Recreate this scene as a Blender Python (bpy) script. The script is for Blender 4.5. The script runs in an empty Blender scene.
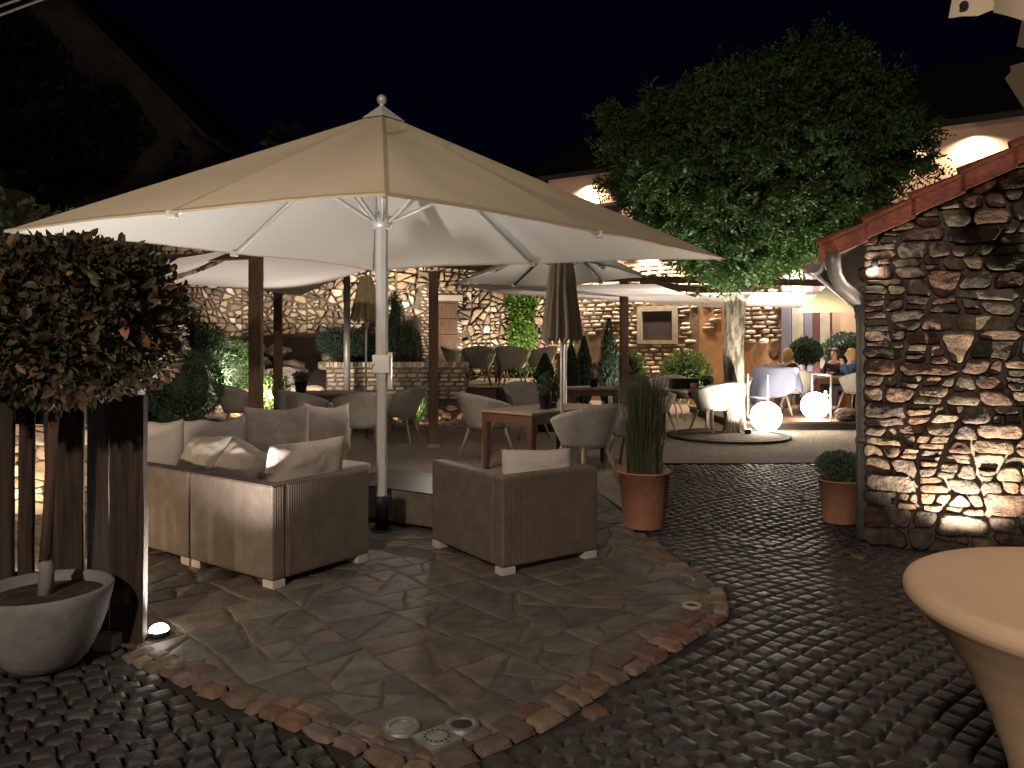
import bpy, bmesh, math, random
from mathutils import Vector, Matrix, noise
R = math.radians
rnd = random.Random(11)
scene = bpy.context.scene
COL = scene.collection
F = 780.0; HY = 343.0; H = 1.6

def P(px, py, d): return Vector(((px-512)/F*d, d, H-(py-HY)/F*d))
def G(px, d, z=0.0): return Vector(((px-512)/F*d, d, z))
def GP(px, py): return G(px, H*F/(py-HY))

# ------------------------------------------------------------ materials
def light_tint(m, outer, inner):
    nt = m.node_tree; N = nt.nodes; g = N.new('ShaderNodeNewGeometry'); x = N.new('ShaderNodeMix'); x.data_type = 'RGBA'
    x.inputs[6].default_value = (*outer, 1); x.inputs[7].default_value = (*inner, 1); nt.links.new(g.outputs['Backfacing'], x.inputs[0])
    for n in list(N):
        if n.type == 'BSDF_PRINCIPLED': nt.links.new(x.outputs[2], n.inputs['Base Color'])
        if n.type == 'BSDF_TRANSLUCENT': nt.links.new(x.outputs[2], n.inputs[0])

def mat(name, c, rough=.8, c2=None, nscale=6, bump=0, bscale=30, attr=False, metal=0, transl=0, emit=0, spec=.4, weave=None, stretch=None, bumpdist=.02, coat=0, lo=.35, hi=.65):
    m = bpy.data.materials.new(name); m.use_nodes = True
    nt = m.node_tree; N = nt.nodes; L = nt.links
    b = N['Principled BSDF']; out = N['Material Output']
    b.inputs['Roughness'].default_value = rough
    b.inputs['Metallic'].default_value = metal
    b.inputs['Specular IOR Level'].default_value = spec
    if coat: b.inputs['Coat Weight'].default_value = coat; b.inputs['Coat Roughness'].default_value = .25
    tc = N.new('ShaderNodeTexCoord')
    src = tc.outputs['Object']
    if stretch:
        mp = N.new('ShaderNodeMapping'); mp.inputs['Scale'].default_value = stretch
        L.new(src, mp.inputs[0]); src = mp.outputs[0]
    rgb = None
    if c2 is not None:
        n = N.new('ShaderNodeTexNoise'); n.inputs['Scale'].default_value = nscale; n.inputs['Detail'].default_value = 6; n.inputs['Roughness'].default_value = .62
        L.new(src, n.inputs['Vector'])
        r = N.new('ShaderNodeValToRGB'); r.color_ramp.elements[0].position = lo; r.color_ramp.elements[1].position = hi
        r.color_ramp.elements[0].color = (*c, 1); r.color_ramp.elements[1].color = (*c2, 1)
        L.new(n.outputs['Fac'], r.inputs[0]); rgb = r.outputs[0]
    if attr:
        a = N.new('ShaderNodeAttribute'); a.attribute_name = 'Col'
        if rgb is None: rgb = a.outputs['Color']
        else:
            mx = N.new('ShaderNodeMix'); mx.data_type = 'RGBA'; mx.blend_type = 'MULTIPLY'; mx.inputs[0].default_value = 1
            L.new(rgb, mx.inputs[6]); L.new(a.outputs['Color'], mx.inputs[7]); rgb = mx.outputs[2]
    if rgb is not None: L.new(rgb, b.inputs['Base Color'])
    else: b.inputs['Base Color'].default_value = (*c, 1)
    if bump:
        n2 = N.new('ShaderNodeTexNoise'); n2.inputs['Scale'].default_value = bscale; n2.inputs['Detail'].default_value = 8; n2.inputs['Roughness'].default_value = .65
        L.new(src, n2.inputs['Vector'])
        bp = N.new('ShaderNodeBump'); bp.inputs['Strength'].default_value = bump; bp.inputs['Distance'].default_value = bumpdist
        L.new(n2.outputs['Fac'], bp.inputs['Height']); L.new(bp.outputs[0], b.inputs['Normal'])
    if weave:
        pu, pv, st = weave
        def M(op, x, y=None):
            q = N.new('ShaderNodeMath'); q.operation = op
            for i, v in enumerate((x, y)):
                if v is None: continue
                if isinstance(v, (int, float)): q.inputs[i].default_value = v
                else: L.new(v, q.inputs[i])
            return q.outputs[0]
        sx = N.new('ShaderNodeSeparateXYZ'); L.new(tc.outputs['UV'], sx.inputs[0])
        u = M('DIVIDE', sx.outputs[0], pu); v = M('DIVIDE', sx.outputs[1], pv)
        rib = M('ABSOLUTE', M('SINE', M('MULTIPLY', u, math.pi)))
        ph = M('MULTIPLY', M('FLOOR', u), math.pi)
        wv = M('MULTIPLY', M('ADD', M('SINE', M('ADD', M('MULTIPLY', v, math.pi), ph)), 1.0), .5)
        hgt = M('MULTIPLY', M('POWER', rib, .6), M('ADD', M('MULTIPLY', wv, .3), .7))
        bp = N.new('ShaderNodeBump'); bp.inputs['Strength'].default_value = 1; bp.inputs['Distance'].default_value = st
        L.new(hgt, bp.inputs['Height']); L.new(bp.outputs[0], b.inputs['Normal'])
        if rgb is not None:
            mx = N.new('ShaderNodeMix'); mx.data_type = 'RGBA'; mx.blend_type = 'MULTIPLY'; mx.inputs[0].default_value = 1
            cr = N.new('ShaderNodeValToRGB'); cr.color_ramp.elements[0].color = (.3, .27, .24, 1); cr.color_ramp.elements[1].color = (1, 1, 1, 1); cr.color_ramp.elements[1].position = .45  # shade in the gaps between strands put into the colour
            L.new(hgt, cr.inputs[0]); L.new(rgb, mx.inputs[6]); L.new(cr.outputs[0], mx.inputs[7]); L.new(mx.outputs[2], b.inputs['Base Color'])
    if transl:
        t = N.new('ShaderNodeBsdfTranslucent')
        if rgb is not None: L.new(rgb, t.inputs[0])
        else: t.inputs[0].default_value = (*c, 1)
        ms = N.new('ShaderNodeMixShader'); ms.inputs[0].default_value = transl
        L.new(b.outputs[0], ms.inputs[1]); L.new(t.outputs[0], ms.inputs[2]); L.new(ms.outputs[0], out.inputs[0])
    if emit:
        b.inputs['Emission Color'].default_value = (*c, 1); b.inputs['Emission Strength'].default_value = emit
    return m

M_ = {}
M_['stone'] = mat('rubble_stone', (.56, .53, .50), .8, (.19, .17, .155), 11, 1, 22, attr=True, bumpdist=.05)
M_['mortar'] = mat('lime_mortar', (.135, .108, .084), .95, (.075, .06, .048), 8, .8, 40)
M_['farstone'] = mat('far_rubble', (1, 1, 1), .85, (.62, .58, .52), 5, .6, 14, attr=True, bumpdist=.04)
M_['brick'] = mat('old_brick', (1, 1, 1), .9, (.7, .62, .55), 5, .5, 20, attr=True, bumpdist=.03)
M_['plaster'] = mat('orange_plaster', (.50, .27, .13), .9, (.36, .19, .09), 1.6, .5, 5, bumpdist=.03)
M_['brickmortar'] = mat('brick_joint', (.27, .185, .12), .95, (.17, .11, .07), 4, .5, 20)
M_['pink'] = mat('pink_plaster', (.55, .36, .25), .9, (.50, .32, .22), 1.5, .2, 12)
M_['cobble'] = mat('basalt_cobble', (1, 1, 1), .5, (.55, .55, .55), 12, .7, 60, attr=True, spec=.5, bumpdist=.008)
M_['joint'] = mat('cobble_joint_soil', (.026, .023, .02), .9, (.042, .035, .028), 9, .5, 60)
M_['slab'] = mat('flagstone', (1.05, 1.0, .95), .6, (.55, .53, .50), 6, .8, 20, attr=True, bumpdist=.014, lo=.36, hi=.62)
M_['slabjoint'] = mat('patio_joint', (.19, .145, .105), .95, (.075, .058, .044), 7, .8, 60)
M_['kerb'] = mat('red_kerb_stone', (.95, .95, .95), .75, (.55, .5, .46), 9, .8, 30, attr=True, bumpdist=.012)
M_['gravel'] = mat('gravel', (.30, .245, .185), .95, (.10, .08, .06), 26, 1, 34, bumpdist=.03)
M_['soil'] = mat('mulch_soil', (.10, .06, .04), .95, (.03, .02, .015), 12, 1, 18, bumpdist=.05)
M_['canvas'] = mat('cream_canvas', (.68, .60, .46), .85, (.63, .55, .42), 1.4, .25, 3, transl=.16, bumpdist=.03)
M_['flapcloth'] = mat('beige_valance_cloth', (.66, .55, .40), .85, transl=.12, bump=.25, bscale=6)
M_['canvas2'] = mat('pale_canvas', (.68, .65, .58), .85, transl=.2, bump=.2, bscale=3)
M_['sail'] = mat('white_sail_cloth', (.76, .70, .65), .85, transl=.3, bump=.25, bscale=2.2, bumpdist=.03)
M_['olive_sail'] = mat('olive_sail_cloth', (.50, .44, .25), .85, transl=.3)
M_['parasol'] = mat('taupe_cloth', (.27, .215, .165), .9, transl=.1, bump=.3, bscale=8)
M_['parasol_cream'] = mat('cream_cloth', (.72, .58, .33), .9, transl=.15)
M_['alu'] = mat('brushed_white_metal', (.62, .60, .56), .4, metal=.25, spec=.5)
M_['zinc'] = mat('weathered_zinc', (.24, .225, .21), .45, (.15, .14, .13), 8, .2, 20, metal=.35)
M_['darkmetal'] = mat('dark_metal', (.035, .035, .04), .45, metal=.6)
M_['white_metal'] = mat('white_painted_metal', (.75, .73, .7), .4)
M_['wicker'] = mat('brown_wicker', (.175, .135, .105), .65, (.125, .097, .075), 9, weave=(.019, .0062, .0045), spec=.3)
M_['wicker_grey'] = mat('pale_wicker', (.36, .33, .29), .65, (.28, .255, .22), 6, weave=(.022, .010, .005))
M_['cushion'] = mat('taupe_fabric', (.52, .455, .40), .95, (.45, .39, .34), 3, .35, 9, bumpdist=.03)
M_['wood'] = mat('brown_timber', (.13, .072, .038), .7, (.065, .035, .02), 5, .6, 16, stretch=(6, 6, .6))
M_['oldwood'] = mat('weathered_board', (.075, .048, .031), .85, (.028, .018, .013), 4, .9, 20, stretch=(7, 7, .5))
M_['tablewood'] = mat('red_brown_wood', (.10, .045, .024), .5, (.06, .028, .016), 4, .2, 30, stretch=(1, 8, 8))
M_['tabletop'] = mat('pale_table_top', (.24, .175, .125), .4, (.18, .125, .09), 4, .2, 30, stretch=(1, 8, 8))
M_['leg'] = mat('ash_leg', (.30, .21, .14), .55)
M_['terra'] = mat('terracotta', (.52, .25, .15), .8, (.40, .18, .11), 5, .3, 24)
M_['concrete'] = mat('grey_fibre_pot', (.24, .225, .21), .8, (.15, .143, .135), 4, .35, 30, bumpdist=.01)
M_['black'] = mat('black_plastic', (.012, .012, .013), .5)
M_['bark'] = mat('robinia_bark', (.34, .29, .22), .95, (.07, .055, .04), 4, 1, 9, stretch=(3.5, 3.5, .8), bumpdist=.05, lo=.4, hi=.6)
M_['leaf'] = mat('leaf', (1, 1, 1), .55, attr=True, transl=.3)
M_['needle'] = mat('needle', (1, 1, 1), .7, attr=True, transl=.15)
M_['tile'] = mat('red_clay_tile', (.30, .085, .052), .75, (.16, .05, .035), 7, .7, 26)
M_['darkroof'] = mat('dark_roof', (.03, .025, .022), .9, (.02, .016, .014), 3, .4, 12)
M_['soffit'] = mat('pale_soffit', (.42, .30, .20), .85)
M_['glass_top'] = mat('smoked_glass', (.035, .031, .028), .5, spec=.12)
M_['bluegrey'] = mat('blue_grey_door', (.16, .155, .2), .6)
M_['maroon'] = mat('maroon_door', (.09, .03, .03), .6)
M_['window'] = mat('dark_window', (.08, .06, .06), .25)
M_['frame'] = mat('stone_frame', (.42, .36, .28), .85, (.32, .27, .2), 5, .3, 20)
M_['tablecover'] = mat('champagne_stretch_fabric', (.55, .385, .25), .8, (.51, .355, .23), 2, .12, 200, bumpdist=.002)
M_['globe'] = mat('lit_globe', (1, .86, .70), .5, emit=48)
M_['lens'] = mat('lit_lens', (1, .9, .78), .3, emit=40)
M_['lens_soft'] = mat('lit_small_lens', (1, .88, .72), .3, emit=14)
M_['steel'] = mat('dull_steel', (.30, .28, .25), .45, (.2, .19, .17), 30, .2, 60, metal=.5)
M_['skin'] = mat('skin', (.55, .32, .22), .6)
M_['hair_brown'] = mat('brown_hair', (.07, .035, .018), .6)
M_['hair_blonde'] = mat('blonde_hair', (.45, .28, .12), .6)
M_['cloth_grey'] = mat('grey_cardigan', (.22, .24, .27), .95)
M_['cloth_blue'] = mat('blue_denim', (.06, .11, .22), .95)
M_['cloth_dark'] = mat('dark_shirt', (.05, .035, .04), .95)
M_['coat'] = mat('blue_grey_coat', (.19, .21, .30), .95)
M_['rock'] = mat('garden_boulder', (1, 1, 1), .85, (.6, .57, .52), 5, .9, 16, attr=True, bumpdist=.05)
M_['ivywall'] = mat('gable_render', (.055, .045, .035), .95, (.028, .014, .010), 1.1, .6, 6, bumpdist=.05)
M_['concrete_slab'] = mat('terrace_paving', (.30, .25, .2), .9, (.2, .17, .14), 3, .3, 20)

light_tint(M_['canvas'], (.76, .74, .70), (.68, .555, .385))  # warm light on top and cooler light below put into the canvas colour
# ------------------------------------------------------------ mesh builder
class MB:
    def __init__(s): s.v = []; s.f = []; s.c = []; s.uv = []; s.sm = []; s.mi = []
    def add(s, vs, fs, col=(1, 1, 1), uvs=None, smooth=False, mi=0):
        o = len(s.v); s.v += [tuple(p) for p in vs]
        if isinstance(col, list): s.c += col
        else: s.c += [col]*len(vs)
        for k, f in enumerate(fs):
            s.f.append(tuple(i+o for i in f)); s.uv.append(uvs[k] if uvs else None); s.sm.append(smooth); s.mi.append(mi)
    def build(s, name, m, parent=None, loc=None, rz=0):
        me = bpy.data.meshes.new(name); me.from_pydata(s.v, [], s.f)
        ms = m if isinstance(m, (list, tuple)) else [m]
        for q in ms: me.materials.append(M_[q])
        me.polygons.foreach_set('use_smooth', s.sm); me.polygons.foreach_set('material_index', s.mi)
        ca = me.color_attributes.new('Col', 'FLOAT_COLOR', 'POINT')
        flat = []
        for c in s.c: flat += [c[0], c[1], c[2], 1]
        ca.data.foreach_set('color', flat)
        if any(u is not None for u in s.uv):
            ul = me.uv_layers.new(name='UVMap'); fl = []
            for f, u in zip(s.f, s.uv):
                if u is None: fl += [0, 0]*len(f)
                else:
                    for q in u: fl += [q[0], q[1]]
            ul.data.foreach_set('uv', fl)
        me.update()
        o = bpy.data.objects.new(name, me); COL.objects.link(o)
        if parent: o.parent = parent
        if loc is not None: o.location = loc
        o.rotation_euler.z = rz
        return o
    # box by two corners (local), with uv in metres
    def box(s, a, b, col=(1, 1, 1), bev=0.0, M=None, mi=0):
        x0, y0, z0 = a; x1, y1, z1 = b
        if bev <= 0:
            vs = [(x, y, z) for z in (z0, z1) for y in (y0, y1) for x in (x0, x1)]
            fs = [(0, 2, 3, 1), (4, 5, 7, 6), (0, 1, 5, 4), (2, 6, 7, 3), (0, 4, 6, 2), (1, 3, 7, 5)]
        else:
            bm = bmesh.new(); bmesh.ops.create_cube(bm, size=1)
            for v in bm.verts: v.co = Vector(((v.co.x+.5)*(x1-x0)+x0, (v.co.y+.5)*(y1-y0)+y0, (v.co.z+.5)*(z1-z0)+z0))
            bmesh.ops.bevel(bm, geom=bm.edges[:], offset=bev, segments=2, affect='EDGES', profile=.5)
            vs = [tuple(v.co) for v in bm.verts]; bm.verts.index_update(); fs = [tuple(v.index for v in f.verts) for f in bm.faces]; bm.free()
        uvs = []
        for f in fs:
            p = [Vector(vs[i]) for i in f]; n = (p[1]-p[0]).cross(p[2]-p[0])
            ax = max(range(3), key=lambda k: abs(n[k]))
            if ax == 0: uvs.append([(q.y, q.z) for q in p])
            elif ax == 1: uvs.append([(q.x, q.z) for q in p])
            else: uvs.append([(q.x, q.y) for q in p])
        if M is not None: vs = [M @ Vector(v) for v in vs]
        s.add(vs, fs, col, uvs, mi=mi); return s
    def tube(s, pts, rad, seg=10, col=(1, 1, 1), smooth=True, cap=True, mi=0, wob=0):
        pts = [Vector(p) for p in pts]; n = len(pts)
        if isinstance(rad, (int, float)): rad = [rad]*n
        vs = []; prev = None
        for i, p in enumerate(pts):
            t = (pts[min(i+1, n-1)]-pts[max(i-1, 0)]).normalized()
            if prev is None:
                a = Vector((0, 0, 1)) if abs(t.z) < .9 else Vector((1, 0, 0))
                x = t.cross(a).normalized()
            else: x = (prev - t*prev.dot(t)).normalized()
            prev = x; y = t.cross(x)
            for k in range(seg):
                an = 2*math.pi*k/seg; r = rad[i]
                if wob: r *= 1+wob*noise.noise(p*1.7+Vector((math.cos(an), math.sin(an), 0))*1.5)
                vs.append(p+x*math.cos(an)*r+y*math.sin(an)*r)
        fs = [(i*seg+k, i*seg+(k+1) % seg, (i+1)*seg+(k+1) % seg, (i+1)*seg+k) for i in range(n-1) for k in range(seg)]
        s.add(vs, fs, col, smooth=smooth, mi=mi)
        if cap:
            o = len(s.v)-len(vs)
            for f in (tuple(reversed(range(o, o+seg))), tuple(range(o+(n-1)*seg, o+n*seg))):
                s.f.append(f); s.uv.append(None); s.sm.append(False); s.mi.append(mi)
        return s
    def lathe(s, prof, seg=32, c=(0, 0, 0), col=(1, 1, 1), smooth=True, mi=0):
        vs = []; n = len(prof)
        for r, z in prof:
            for k in range(seg):
                a = 2*math.pi*k/seg; vs.append((c[0]+r*math.cos(a), c[1]+r*math.sin(a), c[2]+z))
        fs = [(i*seg+k, i*seg+(k+1) % seg, (i+1)*seg+(k+1) % seg, (i+1)*seg+k) for i in range(n-1) for k in range(seg)]
        s.add(vs, fs, col, smooth=smooth, mi=mi); return s
    def ell(s, c, r, seg=16, rings=10, col=(1, 1, 1), nz=0, mi=0):
        vs = []; 
        for i in range(rings+1):
            t = math.pi*i/rings
            for k in range(seg):
                a = 2*math.pi*k/seg; q = Vector((math.sin(t)*math.cos(a), math.sin(t)*math.sin(a), math.cos(t)))
                m = 1+nz*noise.noise(q*1.5+Vector(c)) if nz else 1
                vs.append((c[0]+r[0]*q.x*m, c[1]+r[1]*q.y*m, c[2]+r[2]*q.z*m))
        fs = [(i*seg+k, (i+1)*seg+k, (i+1)*seg+(k+1) % seg, i*seg+(k+1) % seg) for i in range(rings) for k in range(seg)]
        s.add(vs, fs, col, smooth=True, mi=mi); return s

def tag(o, label=None, cat=None, group=None, kind=None):
    if label: o['label'] = label
    if cat: o['category'] = cat
    if group: o['group'] = group
    if kind: o['kind'] = kind
    return o
def thing(name, loc, rz, label, cat, group=None):
    o = bpy.data.objects.new(name, None); COL.objects.link(o); o.location = loc; o.rotation_euler.z = rz
    o.empty_display_size = .1
    return tag(o, label, cat, group)
def copy_tree(o, parent=None):
    c = o.copy(); COL.objects.link(c); c.parent = parent
    for ch in [q for q in o.children]: copy_tree(ch, c)
    return c
def copy_to(o, loc, rz, label):
    kids = list(o.children)
    c = copy_tree(o); c.location = loc; c.rotation_euler.z = rz; c['label'] = label
    return c
def vary(c, a=.15, b=.06):
    k = 1+rnd.uniform(-a, a); return tuple(max(.003, x*k*(1+rnd.uniform(-b, b))) for x in c)

# one rounded rough stone on a grid; q = four corners in the plane, fr(s,t,h) -> world
def stone(mb, q, fr, depth, nx, ny, col, round_=.4, rough=.25, back=.02, seed=0.0, fl=4, smooth=True, edge=.75):
    ph = [rnd.uniform(-1, 1) for _ in range(3)]
    vs = []; cx = sum(p[0] for p in q)/4; cy = sum(p[1] for p in q)/4
    for j in range(ny+1):
        for i in range(nx+1):
            a = -1+2*i/nx; b = -1+2*j/ny
            a = math.copysign(abs(a)**edge, a); b = math.copysign(abs(b)**edge, b)
            ring = i in (0, nx) or j in (0, ny)
            aa = a*math.sqrt(1-round_*b*b/2); bb = b*math.sqrt(1-round_*a*a/2)
            u = (aa+1)/2; w = (bb+1)/2
            x = (q[0][0]*(1-u)+q[1][0]*u)*(1-w)+(q[3][0]*(1-u)+q[2][0]*u)*w
            y = (q[0][1]*(1-u)+q[1][1]*u)*(1-w)+(q[3][1]*(1-u)+q[2][1]*u)*w
            nz = noise.noise(Vector((x*9, y*9, seed)))
            n2 = noise.noise(Vector((x*3.5+7, y*3.5, seed+5)))
            if ring: h = -back; x += nz*.012*rough*4*abs(a); y += nz*.012*rough*4*abs(b)
            else: h = depth*(1-max(abs(a), abs(b))**fl*.8)*(1+rough*nz*1.4+rough*1.3*n2+rough*(ph[0]*a*.8+ph[1]*b*.8))
            vs.append(fr(x, y, h))
    w = nx+1
    fs = [(j*w+i, j*w+i+1, (j+1)*w+i+1, (j+1)*w+i) for j in range(ny) for i in range(nx)]
    mb.add(vs, fs, col, smooth=smooth)

def stone_wall(mb, S, T0, T1, fr, rowh, wid, depth, nx, ny, pal, gap, top=None, skip=None, split=.3, rough=.25, round_=.4, wav=.3, var=.25, edge=.75, smooth=True):
    t = T0; rows = [T0]
    while t < T1: t += rnd.uniform(*rowh); rows.append(t)
    def tt(j, s_): 
        return rows[j] + (0 if j == 0 else wav*rowh[1]*noise.noise(Vector((s_*1.3, j*1.0, 3.1))))
    for j in range(len(rows)-1):
        s_ = S[0]-rnd.uniform(0, wid[1]*.5)
        while s_ < S[1]:
            w = rnd.uniform(*wid); a, b = max(s_, S[0]), min(s_+w, S[1]); s_ += w
            if b-a < wid[0]*.35: continue
            halves = [(0, 1)] if rnd.random() > split else [(0, .5), (.5, 1)]
            for h0, h1 in halves:
                def C(x, e): return tt(j, x)*(1-e)+tt(j+1, x)*e
                g = gap*rnd.uniform(.5, 1.6); k = rowh[0]*.16
                q = [(a+g+rnd.uniform(-k, k), C(a, h0)+g), (b-g+rnd.uniform(-k, k), C(b, h0)+g), (b-g+rnd.uniform(-k, k), C(b, h1)-g+rnd.uniform(-k, k)*.5), (a+g+rnd.uniform(-k, k), C(a, h1)-g+rnd.uniform(-k, k)*.5)]
                mc = ((a+b)/2, (q[0][1]+q[2][1])/2)
                if skip and skip(*mc): continue
                if top:
                    if mc[1] > top(mc[0])-.03: continue
                    q = [(x, min(y, top(x)-.01)) for x, y in q]
                stone(mb, q, fr, depth*rnd.uniform(.5, 1.4), nx, ny, vary(rnd.choice(pal), var), round_, rough, seed=rnd.uniform(0, 99), edge=edge, smooth=smooth)

def clip_half(poly, a, n):    # keep side where (p-a).n<=0
    out = []; k = len(poly)
    for i in range(k):
        p, q = poly[i], poly[(i+1) % k]; dp = (p-a).dot(n); dq = (q-a).dot(n)
        if dp <= 0: out.append(p)
        if dp*dq < 0: out.append(p+(q-p)*(dp/(dp-dq)))
    return out
def parea(P_): return abs(sum(P_[i].x*P_[(i+1) % len(P_)].y-P_[(i+1) % len(P_)].x*P_[i].y for i in range(len(P_))))/2
def cutp(poly, sizes, g0, jit, depth=0):
    A_ = parea(poly)
    if A_ < rnd.choice(sizes) or depth > 16: return [poly]
    ex = max(p.x for p in poly)-min(p.x for p in poly); ey = max(p.y for p in poly)-min(p.y for p in poly)
    th = (0 if ex*rnd.uniform(.8, 1.25) > ey else math.pi/2)+rnd.uniform(-jit, jit)
    d = Vector((math.cos(th), math.sin(th))); e = [p.dot(d) for p in poly]; m = min(e)+(max(e)-min(e))*rnd.uniform(.33, .67)
    g = g0*rnd.uniform(.5, 1.6); r_ = []
    for sg in (1, -1):
        q = clip_half(poly, d*m-d*sg*g, d*sg)
        if len(q) >= 3 and parea(q) > sizes[0]*.12: r_ += cutp(q, sizes, g0, jit, depth+1)
    return r_
def rubble(mb, x0, x1, y0, y1, fr, depth, pal, sy=2.0, sizes=(.02, .035, .055, .085, .13), gap=.007, jit=.33, top=None, step=.028, rs_=1.0, skip=None):
    cells = []; xs = x0
    while xs < x1:
        ys = y0*sy
        while ys < y1*sy:
            cells += cutp([Vector((xs, ys)), Vector((min(xs+1.7, x1), ys)), Vector((min(xs+1.7, x1), ys+1.3)), Vector((xs, ys+1.3))], sizes, gap, jit)
            ys += 1.3
        xs += 1.7
    for c_ in cells:
        poly = [Vector((p.x, p.y/sy)) for p in c_]
        if top:
            a = Vector((0, top(0)-.02)); b = Vector((1, top(1)-.02)); e = b-a; poly = clip_half(poly, a, Vector((-e.y, e.x)).normalized())
            if len(poly) < 3 or parea(poly) < .002: continue
        c = sum(poly, Vector((0, 0)))/len(poly); ring = []; n = len(poly)
        if skip and skip(c.x, c.y): continue
        for i in range(n):
            a, b = poly[i], poly[(i+1) % n]; pv = poly[i-1]; nx_ = poly[(i+2) % n]; k = max(1, int((b-a).length/step))
            for m in range(k):
                t = m/k; p = a+(b-a)*t
                # soften the corners
                dd = min(t, 1-t)*(b-a).length; rr = max(0, 1-dd/(.035*rs_)); p = p+(c-p)*(.16*rr*rr)
                ring.append(p+Vector((noise.noise(Vector((p.x*12, p.y*12, c.x*3))), noise.noise(Vector((p.x*12, p.y*12, 9+c.y*3)))))*.012)
        kk = len(ring); dp = depth*rnd.uniform(.55, 1.5); tx, ty = rnd.uniform(-.18, .18), rnd.uniform(-.3, .3); vs = []; sd = rnd.uniform(0, 99)
        for k_, hh in ((1.0, -.03), (.985, .35), (.93, .78), (.84, .96), (.68, 1), (.48, 1.02), (.25, 1.03)):
            for p in ring:
                q = c+(p-c)*k_
                h = hh if hh < 0 else dp*hh+((q.x-c.x)*tx+(q.y-c.y)*ty)*min(1, (1-k_)*8)+.020*noise.noise(Vector((q.x*7, q.y*11, sd)))*min(1, hh*1.2)+.008*noise.noise(Vector((q.x*24, q.y*30, sd)))
                vs.append(fr(q.x, q.y, h))
        vs.append(fr(c.x, c.y, dp*1.03+.020*noise.noise(Vector((c.x*7, c.y*11, sd)))))
        R_ = 7
        fs = [(r*kk+i, r*kk+(i+1) % kk, (r+1)*kk+(i+1) % kk, (r+1)*kk+i) for r in range(R_-1) for i in range(kk)]+[((R_-1)*kk+i, (R_-1)*kk+(i+1) % kk, R_*kk) for i in range(kk)]
        mb.add(vs, fs, vary(rnd.choice(pal), .3), smooth=rnd.random() < .5)

def leaf(mb, p, d, up, L, W, col, full=False):
    d = d.normalized(); sd = d.cross(up)
    if sd.length < 1e-3: sd = Vector((1, 0, 0))
    sd.normalize(); n = sd.cross(d)
    if full:
        vs = [p, p+d*L*.3+sd*W*.5+n*W*.15, p+d*L*.7+sd*W*.38+n*W*.1-n*L*.05, p+d*L-n*L*.15, p+d*L*.7-sd*W*.38+n*W*.1-n*L*.05, p+d*L*.3-sd*W*.5+n*W*.15, p+d*L*.45]
        mb.add(vs, [(0, 1, 6), (1, 2, 6), (2, 3, 6), (3, 4, 6), (4, 5, 6), (5, 0, 6)], col)
    else:
        vs = [p, p+d*L*.5+sd*W*.5, p+d*L, p+d*L*.5-sd*W*.5]; mb.add(vs, [(0, 1, 2, 3)], col)
def rv(): 
    while True:
        v = Vector((rnd.uniform(-1, 1), rnd.uniform(-1, 1), rnd.uniform(-1, 1)))
        if .05 < v.length < 1: return v.normalized()
def foliage(mb, c, r, n, L, W, pal, inner=.6, clump=0, cs=.15, box=0, updir=.3, full=False, keep=None, var=.35):
    c = Vector(c); cl = []
    if clump:
        for _ in range(clump):
            q = rv(); k = rnd.uniform(inner, 1)
            cl.append((Vector((q.x*r[0], q.y*r[1], q.z*r[2]))*k, rnd.uniform(.6, 1.3), rnd.uniform(.7, 1.3)))
    for _ in range(n):
        if clump:
            b, k, br = rnd.choice(cl); q = rv()*cs*k*rnd.uniform(.3, 1); p = b+q; out = (b.normalized()*.5+q.normalized())
        else:
            q = rv(); k = rnd.uniform(inner, 1)**.6; br = 1
            if box:
                m = max(abs(q.x), abs(q.y), abs(q.z)); q2 = q*(1-box)+q/m*box*.8
            else: q2 = q
            bump_ = 1+.10*noise.noise(q*3+c)
            p = Vector((q2.x*r[0], q2.y*r[1], q2.z*r[2]))*k*bump_; out = q
        p = c+p
        if keep and not keep(p): continue
        d = (out*.7+rv()*.8+Vector((0, 0, updir)))
        col = vary(rnd.choice(pal), var); col = tuple(x*br for x in col)
        s = rnd.uniform(.6, 1.25)
        leaf(mb, p, d, rv(), L*s, W*s, col, full)
# ------------------------------------------------------------ world, camera
w = bpy.data.worlds.new('World'); scene.world = w; w.use_nodes = True
nt = w.node_tree; bg = nt.nodes['Background']
sky = nt.nodes.new('ShaderNodeTexSky'); sky.sky_type = 'NISHITA'; sky.sun_disc = False
sky.sun_elevation = R(-7); sky.sun_rotation = R(200); sky.air_density = 1; sky.dust_density = .3; sky.ozone_density = 4
mixb = nt.nodes.new('ShaderNodeMix'); mixb.data_type = 'RGBA'; mixb.inputs[0].default_value = .5
mixb.inputs[7].default_value = (.0012, .0026, .0085, 1)
nt.links.new(sky.outputs[0], mixb.inputs[6]); nt.links.new(mixb.outputs[2], bg.inputs[0]); bg.inputs[1].default_value = .62
cam = bpy.data.cameras.new('camera'); co = bpy.data.objects.new('camera', cam); COL.objects.link(co)
co.location = (0, 0, H); co.rotation_euler = (R(90), 0, 0); cam.sensor_width = 36; cam.lens = F/1024*36
cam.shift_y = -(384-HY)/1024; cam.clip_end = 500; cam.clip_start = .05; scene.camera = co
scene.view_settings.view_transform = 'Standard'; scene.view_settings.look = 'None'; scene.view_settings.exposure = .12; scene.view_settings.gamma = 1
scene.render.engine = 'CYCLES'
cy = scene.cycles; cy.max_bounces = 6; cy.diffuse_bounces = 3; cy.glossy_bounces = 2; cy.transmission_bounces = 2; cy.transparent_max_bounces = 4
cy.sample_clamp_indirect = 3; cy.caustics_reflective = False; cy.caustics_refractive = False; cy.use_denoising = True

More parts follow.
